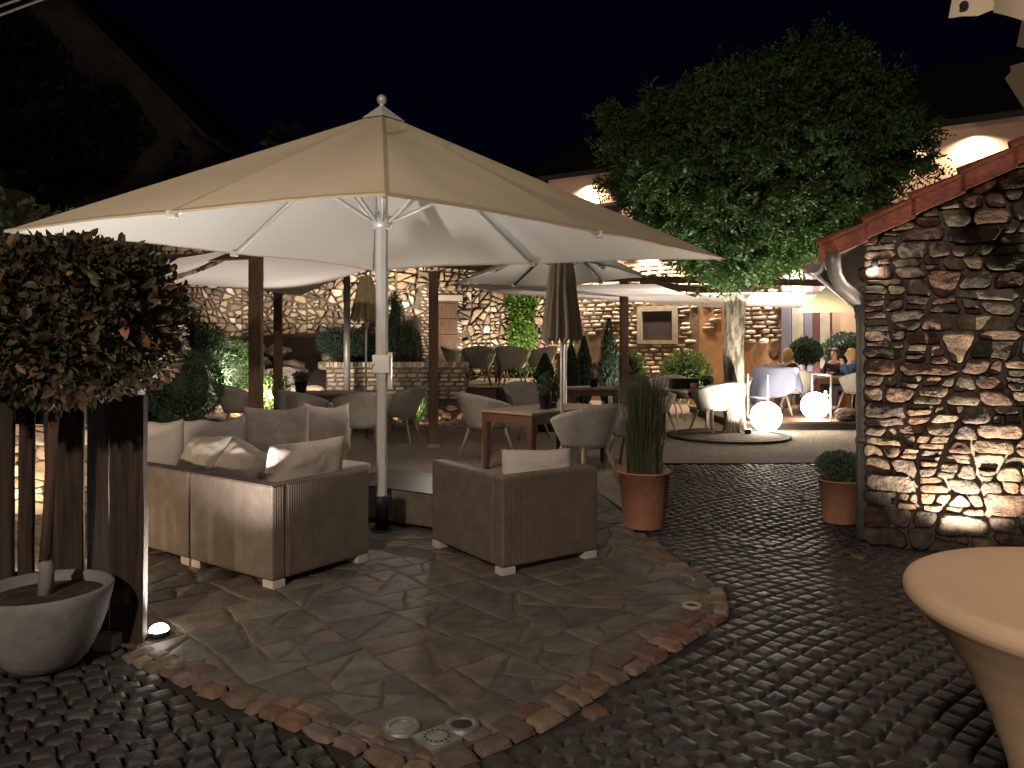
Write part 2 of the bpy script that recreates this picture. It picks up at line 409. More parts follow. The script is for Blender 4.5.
# ------------------------------------------------------------ ground
def sheet(name, poly, z, m, kind='structure', thick=0):
    mb = MB(); mb.add([(x, y, z) for x, y in poly], [tuple(range(len(poly)))])
    return tag(mb.build(name, m), kind=kind)
sheet('ground', [(-80, -30), (80, -30), (80, 120), (-80, 120)], -.06, 'joint')
border = [GP(*q) for q in ((135, 652), (180, 668), (230, 688), (310, 718), (380, 745), (430, 764), (455, 752), (490, 737), (530, 718), (610, 672), (660, 645), (692, 625), (716, 609), (710, 592), (690, 575), (655, 550), (634, 532))]
border = [(p.x, p.y) for p in border]
patio_poly = [(-2.05, 4.35)]+border+[(1.05, 7.2), (.9, 8.6), (-4.6, 8.6), (-5.2, 4.6)]
sheet('patio_bedding', patio_poly, .0015, 'slabjoint')
cob_poly = [(-6, .8), (6, .8), (9, 10.5), (1.95, 10.3), (1.2, 7.3), border[-1]]+border[::-1]+[(-2.1, 4.3), (-6, 4.3)]
sheet('cobble_bedding', [(-7, .5), (7, .5), (10, 10.6), (-7, 10.6)], -.03, 'joint')
gp = [(-14, 8.6), (.9, 8.6), (1.12, 7.25), (1.2, 7.6), (1.55, 8.8), (1.98, 10.32), (9.0, 10.55), (16, 10.6), (16, 24), (-14, 24)]
mb = MB()
mb.add([(x, y, -.004) for x, y in [(-14, 8.6), (.9, 8.6), (1.12, 7.25), (1.2, 7.6), (1.5, 8.6), (1.98, 10.4), (-14, 10.4)]], [tuple(range(7))])
mb.add([(x, y, -.004) for x, y in [(-14, 10.4), (1.98, 10.4), (6, 10.5), (16, 10.6), (16, 24), (-14, 24)]], [tuple(range(6))])
tag(mb.build('gravel_yard', 'gravel'), kind='structure')

def inside(x, y, poly):
    c = False; n = len(poly)
    for i in range(n):
        x1, y1 = poly[i]; x2, y2 = poly[(i+1) % n]
        if (y1 > y) != (y2 > y) and x < (x2-x1)*(y-y1)/(y2-y1)+x1: c = not c
    return c
def bdist(x, y, pts):
    best = 9
    for i in range(len(pts)-1):
        a = Vector(pts[i]); b = Vector(pts[i+1]); p = Vector((x, y)); ab = b-a
        t = max(0, min(1, (p-a).dot(ab)/ab.length_squared)); best = min(best, (p-a-ab*t).length)
    return best
# cobbles
mb = MB(); W_ = 2.3; step = .104
pal = [(.043, .039, .037), (.050, .045, .043), (.037, .036, .036), (.056, .049, .044), (.046, .038, .035)]
def crow(x, j):
    q = ((x+20) % W_)/W_*2-1
    return .9+j*step+.12*(1-q*q)-.06+.012*noise.noise(Vector((x*2, j*.7, 0)))
ck, sk = math.cos(R(36)), math.sin(R(36))
def rotc(u, v): return (u*ck-v*sk, u*sk+v*ck)
for j in range(-70, 110):
    x = -7+rnd.uniform(0, .1)
    while x < 12:
        wd = rnd.uniform(.075, .14); x2 = x+wd; xu = x+wd/2
        ya, yb, yc, yd = crow(x, j), crow(x2, j), crow(x2, j+1), crow(x, j+1); yv = (ya+yc)/2; xc, yc_ = rotc(xu, yv)
        if yc_ < 1.2 or yc_ > 10.5 or abs(xc) > .72*yc_+.6: x = x2; continue
        far = yc_ > 6.5
        if inside(xc, yc_, cob_poly) and (yc_ > 7.6 or bdist(xc, yc_, border) > .125) and yc_ < 10.45 and not (xc < -2.0 and yc_ > 4.15):
            g = .0022; jt = lambda: rnd.uniform(-.007, .007)
            col = vary(rnd.choice(pal), .2)
            if rnd.random() < .006: col = (.15, .09, .06)
            hz = rnd.uniform(-.003, .003); tx = rnd.uniform(-.035, .035); ty = rnd.uniform(-.035, .035)
            n_ = 3 if far else 5
            stone(mb, [(x+g+jt(), ya+g+jt()), (x2-g+jt(), yb+g+jt()), (x2-g+jt(), yc-g+jt()), (x+g+jt(), yd-g+jt())],
                  lambda s, t, h: (*rotc(s, t), h+hz-.012+(s-xu)*tx+(t-yv)*ty), .009, n_, n_, col, .10, .2, .02, rnd.uniform(0, 50), fl=6, edge=.55)
        x = x2
tag(mb.build('cobblestone_paving', 'cobble'), kind='structure')
# red border stones
mb = MB(); kp = [(.20, .11, .08), (.18, .115, .085), (.27, .17, .115), (.18, .135, .105), (.24, .18, .125)]
acc = 0; pts = [Vector(p) for p in border]
seglen = [(pts[i+1]-pts[i]).length for i in range(len(pts)-1)]; tot = sum(seglen)
def along(t):
    for i, l in enumerate(seglen):
        if t <= l or i == len(seglen)-1:
            u = (pts[i+1]-pts[i]).normalized(); return pts[i]+u*t
        t -= l
def nrm(t):
    u = along(min(t+.12, tot))-along(max(t-.12, 0)); u.normalize(); return Vector((-u.y, u.x))
t = 0
while t < tot-.1:
    l = rnd.uniform(.09, .19)
    p, q = along(t+.005), along(t+l-.005); n1, n2 = nrm(t), nrm(t+l)
    j = lambda: Vector((rnd.uniform(-.009, .009), rnd.uniform(-.009, .009)))
    for lo_, hi_ in (((-.095, -.004), (.004, .09)) if rnd.random() < .62 else ((-.09, .088),)):
        A, B, C_, D = p+n1*lo_+j(), q+n2*lo_+j(), q+n2*hi_+j(), p+n1*hi_+j()
        stone(mb, [tuple(A), tuple(B), tuple(C_), tuple(D)], lambda s, t_, h: (s, t_, h), .010, 7, 6, vary(rnd.choice(kp), .28), .16, .45, .02, rnd.uniform(0, 50), fl=8, edge=.55)
    t += l
tag(mb.build('red_stone_edging', 'kerb'), kind='structure')
# flagstones: irregular quads from uneven cuts
def clip_half(poly, a, n):    # keep side where (p-a).n<=0
    out = []; k = len(poly)
    for i in range(k):
        p, q = poly[i], poly[(i+1) % k]; dp = (p-a).dot(n); dq = (q-a).dot(n)
        if dp <= 0: out.append(p)
        if dp*dq < 0: out.append(p+(q-p)*(dp/(dp-dq)))
    return out
def parea(P_): return abs(sum(P_[i].x*P_[(i+1) % len(P_)].y-P_[(i+1) % len(P_)].x*P_[i].y for i in range(len(P_))))/2
def cut(poly, depth=0):
    A_ = parea(poly)
    if A_ < rnd.choice((.035, .06, .09, .12, .17)) or depth > 16: return [poly]
    best = None
    for k in range(18):
        th = math.pi*k/18; d = Vector((math.cos(th), math.sin(th))); e = [p.dot(d) for p in poly]; w_ = max(e)-min(e)
        if best is None or w_ > best[0]: best = (w_, th, min(e), max(e))
    # longest direction, then the cut runs roughly across it
    th = round((best[1]-R(38))/(math.pi/2))*(math.pi/2)+R(38)+rnd.uniform(-.16, .16) if A_ > .2 else best[1]+rnd.uniform(-.25, .25)
    d = Vector((math.cos(th), math.sin(th))); e = [p.dot(d) for p in poly]; m = min(e)+(max(e)-min(e))*rnd.uniform(.36, .64)
    p0 = d*m; g = .006*rnd.uniform(.5, 1.6)
    r_ = []
    for sg in (1, -1):
        q = clip_half(poly, p0-d*sg*g, d*sg)
        if len(q) >= 3 and parea(q) > .004: r_ += cut(q, depth+1)
    return r_
ca, sa = math.cos(R(38)), math.sin(R(38)); cells = []
for i in range(-6, 7):
    for j in range(-6, 7):
        a0_, b0_ = i*1.5, j*1.3+(i % 2)*.5
        cells += cut([Vector((a*ca-b*sa-1.5, a*sa+b*ca+5)) for a, b in ((a0_+.006, b0_+.006), (a0_+1.494, b0_+.006), (a0_+1.494, b0_+1.294), (a0_+.006, b0_+1.294))])
inner = [Vector(p) for p in patio_poly]
sp = [(.145, .135, .118), (.155, .142, .12), (.12, .118, .112), (.165, .14, .115), (.15, .122, .10), (.18, .162, .138), (.108, .106, .104)]
mb = MB()
for cell in cells:
    c0 = sum(cell, Vector((0, 0)))/len(cell)
    if not (-6 < c0.x < 2.2 and 2.4 < c0.y < 9.3): continue
    poly = inner[:]
    area = sum(cell[i].x*cell[(i+1) % len(cell)].y-cell[(i+1) % len(cell)].x*cell[i].y for i in range(len(cell)))
    for i in range(len(cell)):
        a, b = cell[i], cell[(i+1) % len(cell)]; e = b-a; n = Vector((e.y, -e.x))*(1 if area > 0 else -1)
        if n.length < 1e-6: continue
        poly = clip_half(poly, a, n.normalized())
        if len(poly) < 3: break
    if len(poly) < 3: continue
    c = sum(poly, Vector((0, 0)))/len(poly)
    per = sum((poly[(i+1) % len(poly)]-poly[i]).length for i in range(len(poly)))
    if per < .3: continue
    ring = []
    for i in range(len(poly)):
        a, b = poly[i], poly[(i+1) % len(poly)]; k = max(1, int((b-a).length/.035))
        for m in range(k):
            p = a+(b-a)*(m/k)
            nz = Vector((noise.noise(Vector((p.x*9, p.y*9, c0.x))), noise.noise(Vector((p.x*9, p.y*9, 9+c0.y)))))*.018
            nz += Vector((noise.noise(Vector((p.x*30, p.y*30, c0.x))), noise.noise(Vector((p.x*30, p.y*30, 9)))))*.006
            ring.append(p+nz)
    if len(ring) < 4: continue
    kk = len(ring); hz = rnd.uniform(-.002, .003); tx, ty = rnd.uniform(-.005, .005), rnd.uniform(-.005, .005)
    vs = []
    for ins, z in ((.0, -.02), (.004, .001), (.010, .0045), (.05, .0055)):
        for p in ring:
            dv = c-p; q = p+dv.normalized()*min(ins, dv.length*.5)
            vs.append((q.x, q.y, z+hz+(q.x-c.x)*tx+(q.y-c.y)*ty))
    vs.append((c.x, c.y, .006+hz))
    fs = [(r*kk+i, r*kk+(i+1) % kk, (r+1)*kk+(i+1) % kk, (r+1)*kk+i) for r in range(3) for i in range(kk)]+[(3*kk+i, 3*kk+(i+1) % kk, 4*kk) for i in range(kk)]
    mb.add(vs, fs, vary(rnd.choice(sp), .16, .04), smooth=True)
tag(mb.build('flagstone_patio', 'slab'), kind='structure')

# floor fittings
def disc(name, px, py, r, label, cat, m='steel', z=.016, ring=True, lens=None):
    p = GP(px, py); t = thing(name, (p.x, p.y, 0), 0, label, cat)
    MB().lathe([(r, -.02), (r, z-.003), (r*.93, z+.002), (r*.66, z+.002), (r*.62, z-.002), (r*.6, z-.004)], 36).build('rim', m, t)
    MB().lathe([(r*.6, z-.004), (r*.3, z+.001), (.0001, z+.002)], 30).build('cover', lens or m, t)
    return t
disc('floor_light', 692, 607, .058, 'small round floor light with pale ring near the corner of the patio edging', 'floor light', 'frame', .016, lens='darkmetal')
disc('manhole_cover', 402, 730, .078, 'plain round grey inspection cover beside the square drain', 'cover', 'steel', .018)
disc('floor_light', 462, 729, .072, 'round floor fitting with a dark glass centre right of the square drain', 'floor light', 'steel', .024, lens='darkmetal')
p = GP(437, 743); t = thing('floor_drain', (p.x, p.y, .012), R(40), 'small square floor drain with ring of holes set in the red edging', 'drain')
mb = MB(); mb.box((-.075, -.075, -.02), (.075, .075, .014), bev=.006); mb.build('drain_frame', 'steel', t)
mb = MB(); mb.lathe([(.064, .012), (.062, .018), (.056, .018), (.0001, .017)], 30)
mb.build('grate', 'steel', t)
for k in range(14):
    a = k*2*math.pi/14
    MB().lathe([(.0065, 0), (.0065, .0005), (.0001, .001)], 10, (math.cos(a)*.047, math.sin(a)*.047, .0185)).build('drain_hole', 'black', t)

# ------------------------------------------------------------ stone building at right
O_ = Vector((2.86, 6.25, 0)); g_ = Vector((.898, -.44, 0)).normalized(); n_ = Vector((-.44, -.898, 0)).normalized(); s_d = -n_
topf = lambda s: 2.26+.486*(s+.36) if s < 2.7 else 2.26+.486*(5.4-s+.36)
bt = thing('stone_outbuilding', (O_.x, O_.y, 0), 0, 'rubble stone gable building with a red tiled roof edge at the right', 'building')
def fw(s, t, h): 
    q = g_*s+n_*h; return (q.x, q.y, t)
mb = MB(); prof = [(0, -.1), (5.4, -.1), (5.4, topf(5.4)), (2.7, topf(2.7)), (0, topf(0)-.04)]
f0 = [fw(s, t, -.006) for s, t in prof]; f1 = [tuple(Vector(fw(s, t, .0))+s_d*7) for s, t in prof]
mb.add(f0+f1, [(0, 1, 2, 3, 4), (9, 8, 7, 6, 5)]+[(i, i+5, (i+1) % 5+5, (i+1) % 5) for i in range(5)])
mb.build('mortar_wall', 'mortar', bt)
wp = [(.25, .205, .165), (.31, .235, .165), (.21, .18, .155), (.36, .27, .185), (.33, .215, .155), (.18, .145, .12), (.40, .33, .25), (.27, .16, .11)]
mb = MB(); rubble(mb, -.04, 3.0, 0, 4.0, fw, .058, wp, sy=2.3, jit=.25, gap=.0055, top=topf)
# side wall stones facing the courtyard
def fsd(s, t, h):
    q = s_d*s-g_*h; return (q.x, q.y, t)
stone_wall(mb, (.0, 6), 0, 2.2, fsd, (.12, .22), (.16, .45), .055, 5, 4, wp, .012, rough=.4)
mb.build('stonework', 'stone', bt)
# roof
sl = math.atan(.486)
def rf(s, up, h=0): # s along gable, up above top line; returns local
    q = g_*s+n_*h; return Vector((q.x, q.y, topf(s)+up))
mb = MB()
def slab(mb, s0, s1, h0, h1, u0, u1):
    vs = [rf(s0, u0, h0), rf(s1, u0, h0), rf(s1, u0, h1), rf(s0, u0, h1), rf(s0, u1, h0), rf(s1, u1, h0), rf(s1, u1, h1), rf(s0, u1, h1)]
    mb.add(vs, [(0, 3, 2, 1), (4, 5, 6, 7), (0, 1, 5, 4), (1, 2, 6, 5), (2, 3, 7, 6), (3, 0, 4, 7)])
slab(mb, -.32, 2.69, .13, -7, .0, .035); slab(mb, 2.7, 5.7, .13, -7, 0, .035)
mb.build('soffit_board', 'soffit', bt)
rt = MB(); slab(rt, -.35, 2.69, .10, -7.1, .04, .07); slab(rt, 2.71, 5.8, .1, -7.1, .04, .07)
roof = rt.build('roof', 'tile', bt)
k = 0; s0 = -.36
while s0 < 2.5:
    mb = MB(); s1 = s0+.36
    lift = .035
    for (h0, h1, ua, ub) in ((.17, -.10, .075, .11), (.17, .145, -.045, .085)):
        vs = [rf(s0, ua+lift, h0), rf(s1, ua+.01, h0), rf(s1, ua+.01, h1), rf(s0, ua+lift, h1), rf(s0, ub+lift, h0), rf(s1, ub+.01, h0), rf(s1, ub+.01, h1), rf(s0, ub+lift, h1)]
        mb.add(vs, [(0, 3, 2, 1), (4, 5, 6, 7), (0, 1, 5, 4), (1, 2, 6, 5), (2, 3, 7, 6), (3, 0, 4, 7)])
    mb.tube([rf(s0-.01, .10+lift, .10), rf(s1+.01, .085, .10)], [.055, .048], 12)
    mb.build('verge_tile', 'tile', roof); s0 += .33; k += 1
# field tiles rows seen from courtyard side: ridges
mb = MB()
for i in range(24):
    h = -.25-i*.28; mb.tube([rf(-.37, .085, h), rf(2.68, .085, h)], .05, 8)
mb.build('roof_tiles', 'tile', roof)
# gutter and downpipe
ge = rf(-.40, -.02, .16)
mb = MB(); vs = []; nn = 9
for e in (0, 1):
    base = rf(-.41, .0, .13 if e == 0 else -7.0)
    for k in range(nn):
        a = math.pi*k/(nn-1); vs.append(base+g_*(math.cos(a)*-.065)-Vector((0, 0, math.sin(a)*.07)))
    for k in range(nn):
        a = math.pi*(nn-1-k)/(nn-1); vs.append(base+g_*(math.cos(a)*-.060)-Vector((0, 0, math.sin(a)*.065-.0)))
m2 = 2*nn
mb.add(vs, [(i, (i+1) % m2, (i+1) % m2+m2, i+m2) for i in range(m2)]+[tuple(range(nn)), tuple(range(nn))], smooth=False)
mb.build('gutter', 'zinc', bt)
loc = lambda v: Vector(v)-Vector((O_.x, O_.y, 0))
dpts = [P(832, 252, 6.25), P(833, 262, 6.25), P(835, 275, 6.25), P(841, 286, 6.26), P(851, 294, 6.28), P(859, 302, 6.3), P(862.5, 313, 6.32), P(863.5, 330, 6.33), P(863.5, 430, 6.33), P(863.5, 533, 6.33)]
dpts[-1].z = .02
dp = MB().tube([loc(p) for p in dpts], [.062, .058, .056, .056, .056, .056, .056, .056, .056, .056], 18).build('downpipe', 'zinc', bt)
for py in (316, 440):
    c = loc(P(863.5, py, 6.33)); MB().lathe([(.057, -.02), (.066, -.02), (.066, .02), (.057, .02)], 18, c).build('pipe_bracket', 'zinc', dp)
lp = P(876, 268, 6.2); lt = thing('wall_spot', lp, 0, 'small lit spotlight under the eave at the corner of the stone building', 'lamp')
MB().ell((0, 0, 0), (.035, .035, .022), 14, 8).build('lens', 'lens_soft', lt)
MB().lathe([(.04, .0), (.042, .03), (.03, .06), (.001, .062)], 16).build('housing', 'darkmetal', lt)
ut = thing('ground_spotlight', (3.28, 5.66, 0), 0, 'ground spotlight shining up the stone wall at the right', 'ground light', 'ground spotlights')
MB().lathe([(.001, .0), (.06, .0), (.065, .06), (.05, .075), (.045, .07)], 20).build('housing', 'darkmetal', ut)
MB().lathe([(.045, .068), (.001, .07)], 20).build('lens', 'lens_soft', ut)

# ------------------------------------------------------------ back building
A = Vector((2.1, 22, 0)); wd = Vector((8.2, -5.5, 0)).normalized(); nb = Vector((wd.y, -wd.x, 0))
if nb.y > 0: nb = -nb
def s_of(px):
    k = (px-512)/F   # x = k*y
    # A.x+wd.x*s = k*(A.y+wd.y*s)
    return (k*A.y-A.x)/(wd.x-k*wd.y)
def z_of(px, py):
    s = s_of(px); d = A.y+wd.y*s; return H-(py-HY)*d/F
s0b, s1b = s_of(548), s_of(1150)
bb = thing('back_building', (A.x, A.y, 0), 0, 'long two storey courtyard building with brick patches and orange plaster behind the tree', 'building')
def fb(s, t, h):
    q = wd*s+nb*h; return (q.x, q.y, t)
ez = 6.2
def prism(mb, s0, s1, t0, t1, h0, h1, fr):
    vs = [fr(s, t, h) for h in (h0, h1) for t in (t0, t1) for s in (s0, s1)]
    mb.add([Vector(v) for v in vs], [(0, 1, 3, 2), (4, 6, 7, 5), (0, 4, 5, 1), (2, 3, 7, 6), (0, 2, 6, 4), (1, 5, 7, 3)])
mb = MB(); prism(mb, s0b, s_of(785), -.1, 4.25, -6, 0, fb); mb.build('ground_floor_wall', 'plaster', bb)
mb = MB(); prism(mb, s_of(785)+.002, s1b, -.1, 4.25, -6, .03, fb); mb.build('rear_wing_wall', 'pink', bb)
mb = MB(); prism(mb, s0b, s1b, 4.252, ez+.29, -6, -.02, fb); mb.build('upper_wall', 'pink', bb)
bp = [(.70, .62, .52), (.64, .54, .43), (.52, .40, .29), (.74, .68, .59), (.60, .48, .37)]
win_s = (s_of(638), s_of(678)); wz = (z_of(657, 344), z_of(657, 306))
def nobrick(s, t):
    px_lim = s_of(697)
    if win_s[0]-.03 < s < win_s[1]+.03 and wz[0]-.03 < t < wz[1]+.03: return True
    if s > s_of(733):
        return not (s_of(745) < s < s_of(777)+.15*noise.noise(Vector((0, t*3, 0))) and t > z_of(760, 345))
    if s > s_of(724): return True
    if s > px_lim-.1+.3*noise.noise(Vector((0, t*2, 5))):
        return t < 2.6 and not (s_of(708) < s < s_of(719) and t > 1.9)
    if s < s_of(616) and t < 1.9+.4*noise.noise(Vector((s*1.5, 0, 2))) and s > s_of(575): return True
    return t < .5+.4*noise.noise(Vector((s*1.2, 0, 8)))
mb = MB(); prism(mb, s0b, s_of(699), .55, 4.13, .001, .006, fb); mb.build('whitewashed_patch', 'brickmortar', bb)
mb = MB(); prism(mb, s_of(746), s_of(776), z_of(760, 343), 4.13, .001, .006, fb); mb.build('whitewashed_patch', 'brickmortar', bb)
mb = MB()
stone_wall(mb, (s0b, s_of(738)), .1, 4.1, fb, (.105, .125), (.24, .38), .038, 4, 3, bp, .0065, skip=nobrick, split=0, rough=.5, round_=.08, wav=.35, var=.35, edge=.6)
mb.build('brickwork', 'brick', bb)
mb = MB()
stone_wall(mb, (s_of(744), s_of(783)), .1, 4.1, fb, (.105, .125), (.24, .38), .038, 4, 3, bp, .0065, skip=nobrick, split=0, rough=.5, round_=.08, wav=.35, var=.35, edge=.6)
mb.build('brickwork', 'brick', bb)
# window
wf = MB()
ws0, ws1 = win_s; wz0, wz1 = wz; fwid = .14
for (a, b, c, d) in ((ws0, ws0+fwid, wz0, wz1), (ws1-fwid, ws1, wz0, wz1), (ws0+fwid, ws1-fwid, wz1-fwid, wz1), (ws0+fwid, ws1-fwid, wz0, wz0+.1)):
    prism(wf, a, b, c, d, 0.002, .07, fb)
wo = wf.build('window_frame', 'frame', bb)
mb = MB(); prism(mb, ws0+fwid, ws1-fwid, wz0+.1, wz1-fwid, .001, .02, fb); mb.build('window_pane', 'window', wo)
mb = MB(); prism(mb, s_of(723), s_of(731), 0, 3.0, .002, .12, fb); mb.build('timber_post', 'plaster', bb)
mb = MB(); prism(mb, s_of(783), s_of(792), 0, 3.6, .032, .14, fb); mb.build('grey_pilaster', 'bluegrey', bb)
# door with bright reveals
dw = MB(); prism(dw, s_of(805), s_of(813), .15, 3.3, .032, .06, fb); dd = dw.build('door', 'bluegrey', bb)
mb = MB(); prism(mb, s_of(813)+.003, s_of(820), .15, 3.3, .032, .055, fb); mb.build('door_panel', 'maroon', dd)
mb = MB(); prism(mb, s_of(793), s_of(804), 0, 3.6, .032, .10, fb); prism(mb, s_of(821), s_of(831), 0, 3.6, .032, .1, fb); mb.build('door_surround', 'frame', bb)
# upper window
mb = MB(); prism(mb, s_of(601), s_of(622), z_of(611, 232), z_of(611, 206), 0, .02, fb); uw = mb.build('upper_window', 'window', bb)
mb = MB(); prism(mb, s_of(599), s_of(624), z_of(611, 206), z_of(611, 203), 0, .10, fb); mb.build('window_lintel', 'darkroof', uw)
# roof
rb = MB(); 
vs = [fb(s0b-.4, ez, .55), fb(s1b, ez, .55), fb(s1b, ez+2.6, -4), fb(s0b-.4, ez+2.6, -4), fb(s0b-.4, ez+.14, .55), fb(s1b, ez+.14, .55), fb(s1b, ez+2.74, -4), fb(s0b-.4, ez+2.74, -4)]
rb.add(vs, [(0, 1, 2, 3), (7, 6, 5, 4), (0, 4, 5, 1), (1, 5, 6, 2), (2, 6, 7, 3), (3, 7, 4, 0)]); rb.build('roof', 'darkroof', bb)
mb = MB(); prism(mb, s0b, s1b, 4.14, 4.24, .0, .14, fb); mb.build('ledge', 'soffit', bb)

# ------------------------------------------------------------ rubble garden wall
RA = Vector((fb(s0b, 0, 0)[0]+A.x-.02, fb(s0b, 0, 0)[1]+A.y+.1, 0)); RB = Vector((-13.5, 20.0, 0)); rd = (RB-RA).normalized(); rl = (RB-RA).length
rn = Vector((rd.y, -rd.x, 0)); rn = rn if rn.y < 0 else -rn
rw = thing('rubble_garden_wall', RA, 0, 'tall rubble stone wall with a wooden door at the back of the courtyard', 'wall')
def fr_(s, t, h):
    q = rd*s+rn*h; return (q.x, q.y, t)
def rs(px):
    k = (px-512)/F; return (k*RA.y-RA.x)/(rd.x-k*rd.y)
def rz_(px, py): return H-(py-HY)*(RA.y+rd.y*rs(px))/F
mb = MB(); prism(mb, 0, rl, -.1, 4.3, -.6, 0, fr_); mb.build('wall_core', 'mortar', rw)
ds0, ds1 = rs(457), rs(436); dz0, dz1 = .6, rz_(446, 298)
fp = [(.40, .335, .25), (.33, .25, .17), (.50, .45, .38), (.26, .20, .145), (.37, .27, .17), (.20, .155, .12)]
mb = MB(); rubble(mb, 0, rl, .2, 4.3, fr_, .12, fp, sy=1.35, sizes=(.02, .035, .05, .075, .11), gap=.016, jit=.6, step=.055, rs_=4.2, skip=lambda s, t: (rs(463) < s < rs(420) and t < dz1+.25))
mb.build('stonework', 'farstone', rw)
mb = MB()
def door_brick(s, t): return (ds0-.05 < s < ds1+.05 and t < dz1) 
stone_wall(mb, (rs(463), rs(420)), .5, dz1+.25, fr_, (.085, .1), (.2, .28), .05, 2, 2, bp, .009, skip=door_brick, split=0, rough=.3, round_=.15, wav=.1)
mb.build('brick_door_surround', 'brick', rw)
mb = MB(); prism(mb, ds0, ds1, dz0, dz1-.08, .01, .04, fr_); dr = mb.build('wooden_door', 'wood', rw)
for k in range(5):
    z = dz0+.25+k*(dz1-dz0-.5)/4; mb = MB(); prism(mb, ds0+.02, ds1-.02, z, z+.09, .042, .065, fr_); mb.build('door_rail', 'wood', dr)
mb = MB(); prism(mb, ds0-.15, ds1+.2, dz1-.08, dz1+.08, .0, .10, fr_); mb.build('door_lintel', 'frame', rw)

# ------------------------------------------------------------ raised terrace, bed, low brick wall
def zb(x, y):
    if x > -2.5 and y > 16.95: return .56
    e = max(0, y-14.35)
    z = min(e*.16, .42)
    if x < -3.95: z = e*.26+ .10*noise.noise(Vector((x, y, 0)))*min(1, e)
    elif y > 17.05: z = 1.02+(y-17)*.28
    return max(0, min(z, 2.4))
mb = MB(); nx, ny = 60, 44; x0, x1, y0, y1 = -11, -.35, 14.3, 21.8
vs = []
for j in range(ny+1):
    for i in range(nx+1):
        x = x0+(x1-x0)*i/nx; y = y0+(y1-y0)*j/ny
        vs.append((x, y, zb(x, y)+.03*noise.noise(Vector((x*4, y*4, 2)))+.01))
mb.add(vs, [(j*(nx+1)+i, j*(nx+1)+i+1, (j+1)*(nx+1)+i+1, (j+1)*(nx+1)+i) for j in range(ny) for i in range(nx)], smooth=True)
tag(mb.build('rock_garden_slope', 'soil'), kind='structure')
mb = MB(); mb.box((-.98, 17.2, -.1), (.75, 22.4, .6)); tag(mb.build('raised_terrace', 'concrete_slab'), kind='structure')
mb = MB(); mb.box((-2.5, 17.1, .3), (-.985, 21.0, .602)); tag(mb.build('terrace_floor', 'concrete_slab'), kind='structure')
# low dark planting front of terrace
lw = thing('low_brick_wall', (-1.0, 16.9, 0), 0, 'low whitewashed brick retaining wall in front of the raised terrace', 'wall')
mb = MB(); mb.box((-3.0, -.1, -.1), (0, .12, 1.08)); mb.build('wall_core', 'mortar', lw)
mb = MB(); fl = lambda s, t, h: (-3.0+s, -.1-h, t)
pb = [(.48, .40, .31), (.40, .32, .24), (.54, .47, .38), (.36, .25, .18)]
stone_wall(mb, (0, 3.0), .1, 1.07, fl, (.088, .098), (.2, .26), .03, 4, 3, pb, .009, split=0, rough=.4, round_=.06, wav=.06)
mb.build('brickwork', 'brick', lw)
mb = MB()
k = 0
while k*.085 < 2.98:
    x = -3.0+k*.085; mb.box((x+.006, -.15, 1.085), (x+.079, .14, 1.19), vary(rnd.choice(pb), .2), bev=.008); k += 1
mb.build('coping_bricks', 'brick', lw)
kp_ = thing('stone_kerb', (0, 14.3, 0), 0, 'low dark kerb along the front of the garden bed', 'kerb')
mb = MB(); x = -9
while x < -.6:
    l = rnd.uniform(.6, 1.0); mb.box((x+.01, -.05, -.02), (min(x+l, -.55), .06, .09), bev=.012, col=(.35, .27, .2)); x += l
mb.build('kerb_course', 'rock', kp_)
# terrace front: dark plank edge
te = MB(); te.box((-.98, 17.12, .0), (.76, 17.19, .62)); tag(te.build('terrace_edge_board', 'oldwood'), 'dark plank edge along the front of the raised terrace', 'edging')
# boulders
def boulder(x, y, r, lab, grp='boulders on the rock garden slope', col=None):
    bm = bmesh.new(); bmesh.ops.create_icosphere(bm, subdivisions=3, radius=1)
    sd = rnd.uniform(0, 99); sc = Vector((rnd.uniform(.9, 1.5), rnd.uniform(.8, 1.1), rnd.uniform(.5, .8)))*r
    for v in bm.verts:
        n = v.co.normalized(); k = 1+.35*noise.noise(n*1.3+Vector((sd, 0, 0)))+.12*noise.noise(n*4+Vector((sd, 3, 0)))
        v.co = Vector((n.x*sc.x, n.y*sc.y, n.z*sc.z))*k
    mb = MB(); bm.verts.index_update(); c = col or vary(rnd.choice([(.5, .42, .33), (.42, .33, .25), (.36, .25, .19), (.55, .48, .4)]), .2)
    mb.add([tuple(v.co) for v in bm.verts], [tuple(v.index for v in f.verts) for f in bm.faces], c, smooth=False); bm.free()
    o = mb.build('boulder', 'rock'); o.location = (x, y, zb(x, y)+sc.z*.35); o.rotation_euler.z = rnd.uniform(0, 6)
    tag(o, lab, 'boulder', grp); return o
bl = 'rough pale boulder among others on the rock garden slope at left'
for i in range(46):
    px = rnd.uniform(150, 332); y = rnd.uniform(14.9, 20.5); x = (px-512)/F*y
    boulder(x, y, rnd.uniform(.13, .36), bl)
for i in range(24):
    px = rnd.uniform(328, 402); y = rnd.uniform(17.5, 20.8); x = (px-512)/F*y
    if x < -2.55: boulder(x, y, rnd.uniform(.13, .32), 'pale boulder heaped above the low brick wall', 'boulders heaped above the low brick wall')
for i in range(22):
    px = rnd.uniform(372, 467); y = rnd.uniform(14.45, 16.2); x = (px-512)/F*y
    boulder(x, y, rnd.uniform(.05, .13), 'small reddish stone in the bed below the low brick wall', 'small stones in the bed below the brick wall', vary((.45, .27, .17), .3))
for i in range(22):
    px = rnd.uniform(210, 372); y = rnd.uniform(14.45, 15.8); x = (px-512)/F*y
    boulder(x, y, rnd.uniform(.05, .15), 'small light stone behind the kerb left of the white umbrella pole', 'small stones behind the kerb at left', vary((.5, .4, .27), .3))

# ------------------------------------------------------------ ivy gable at left

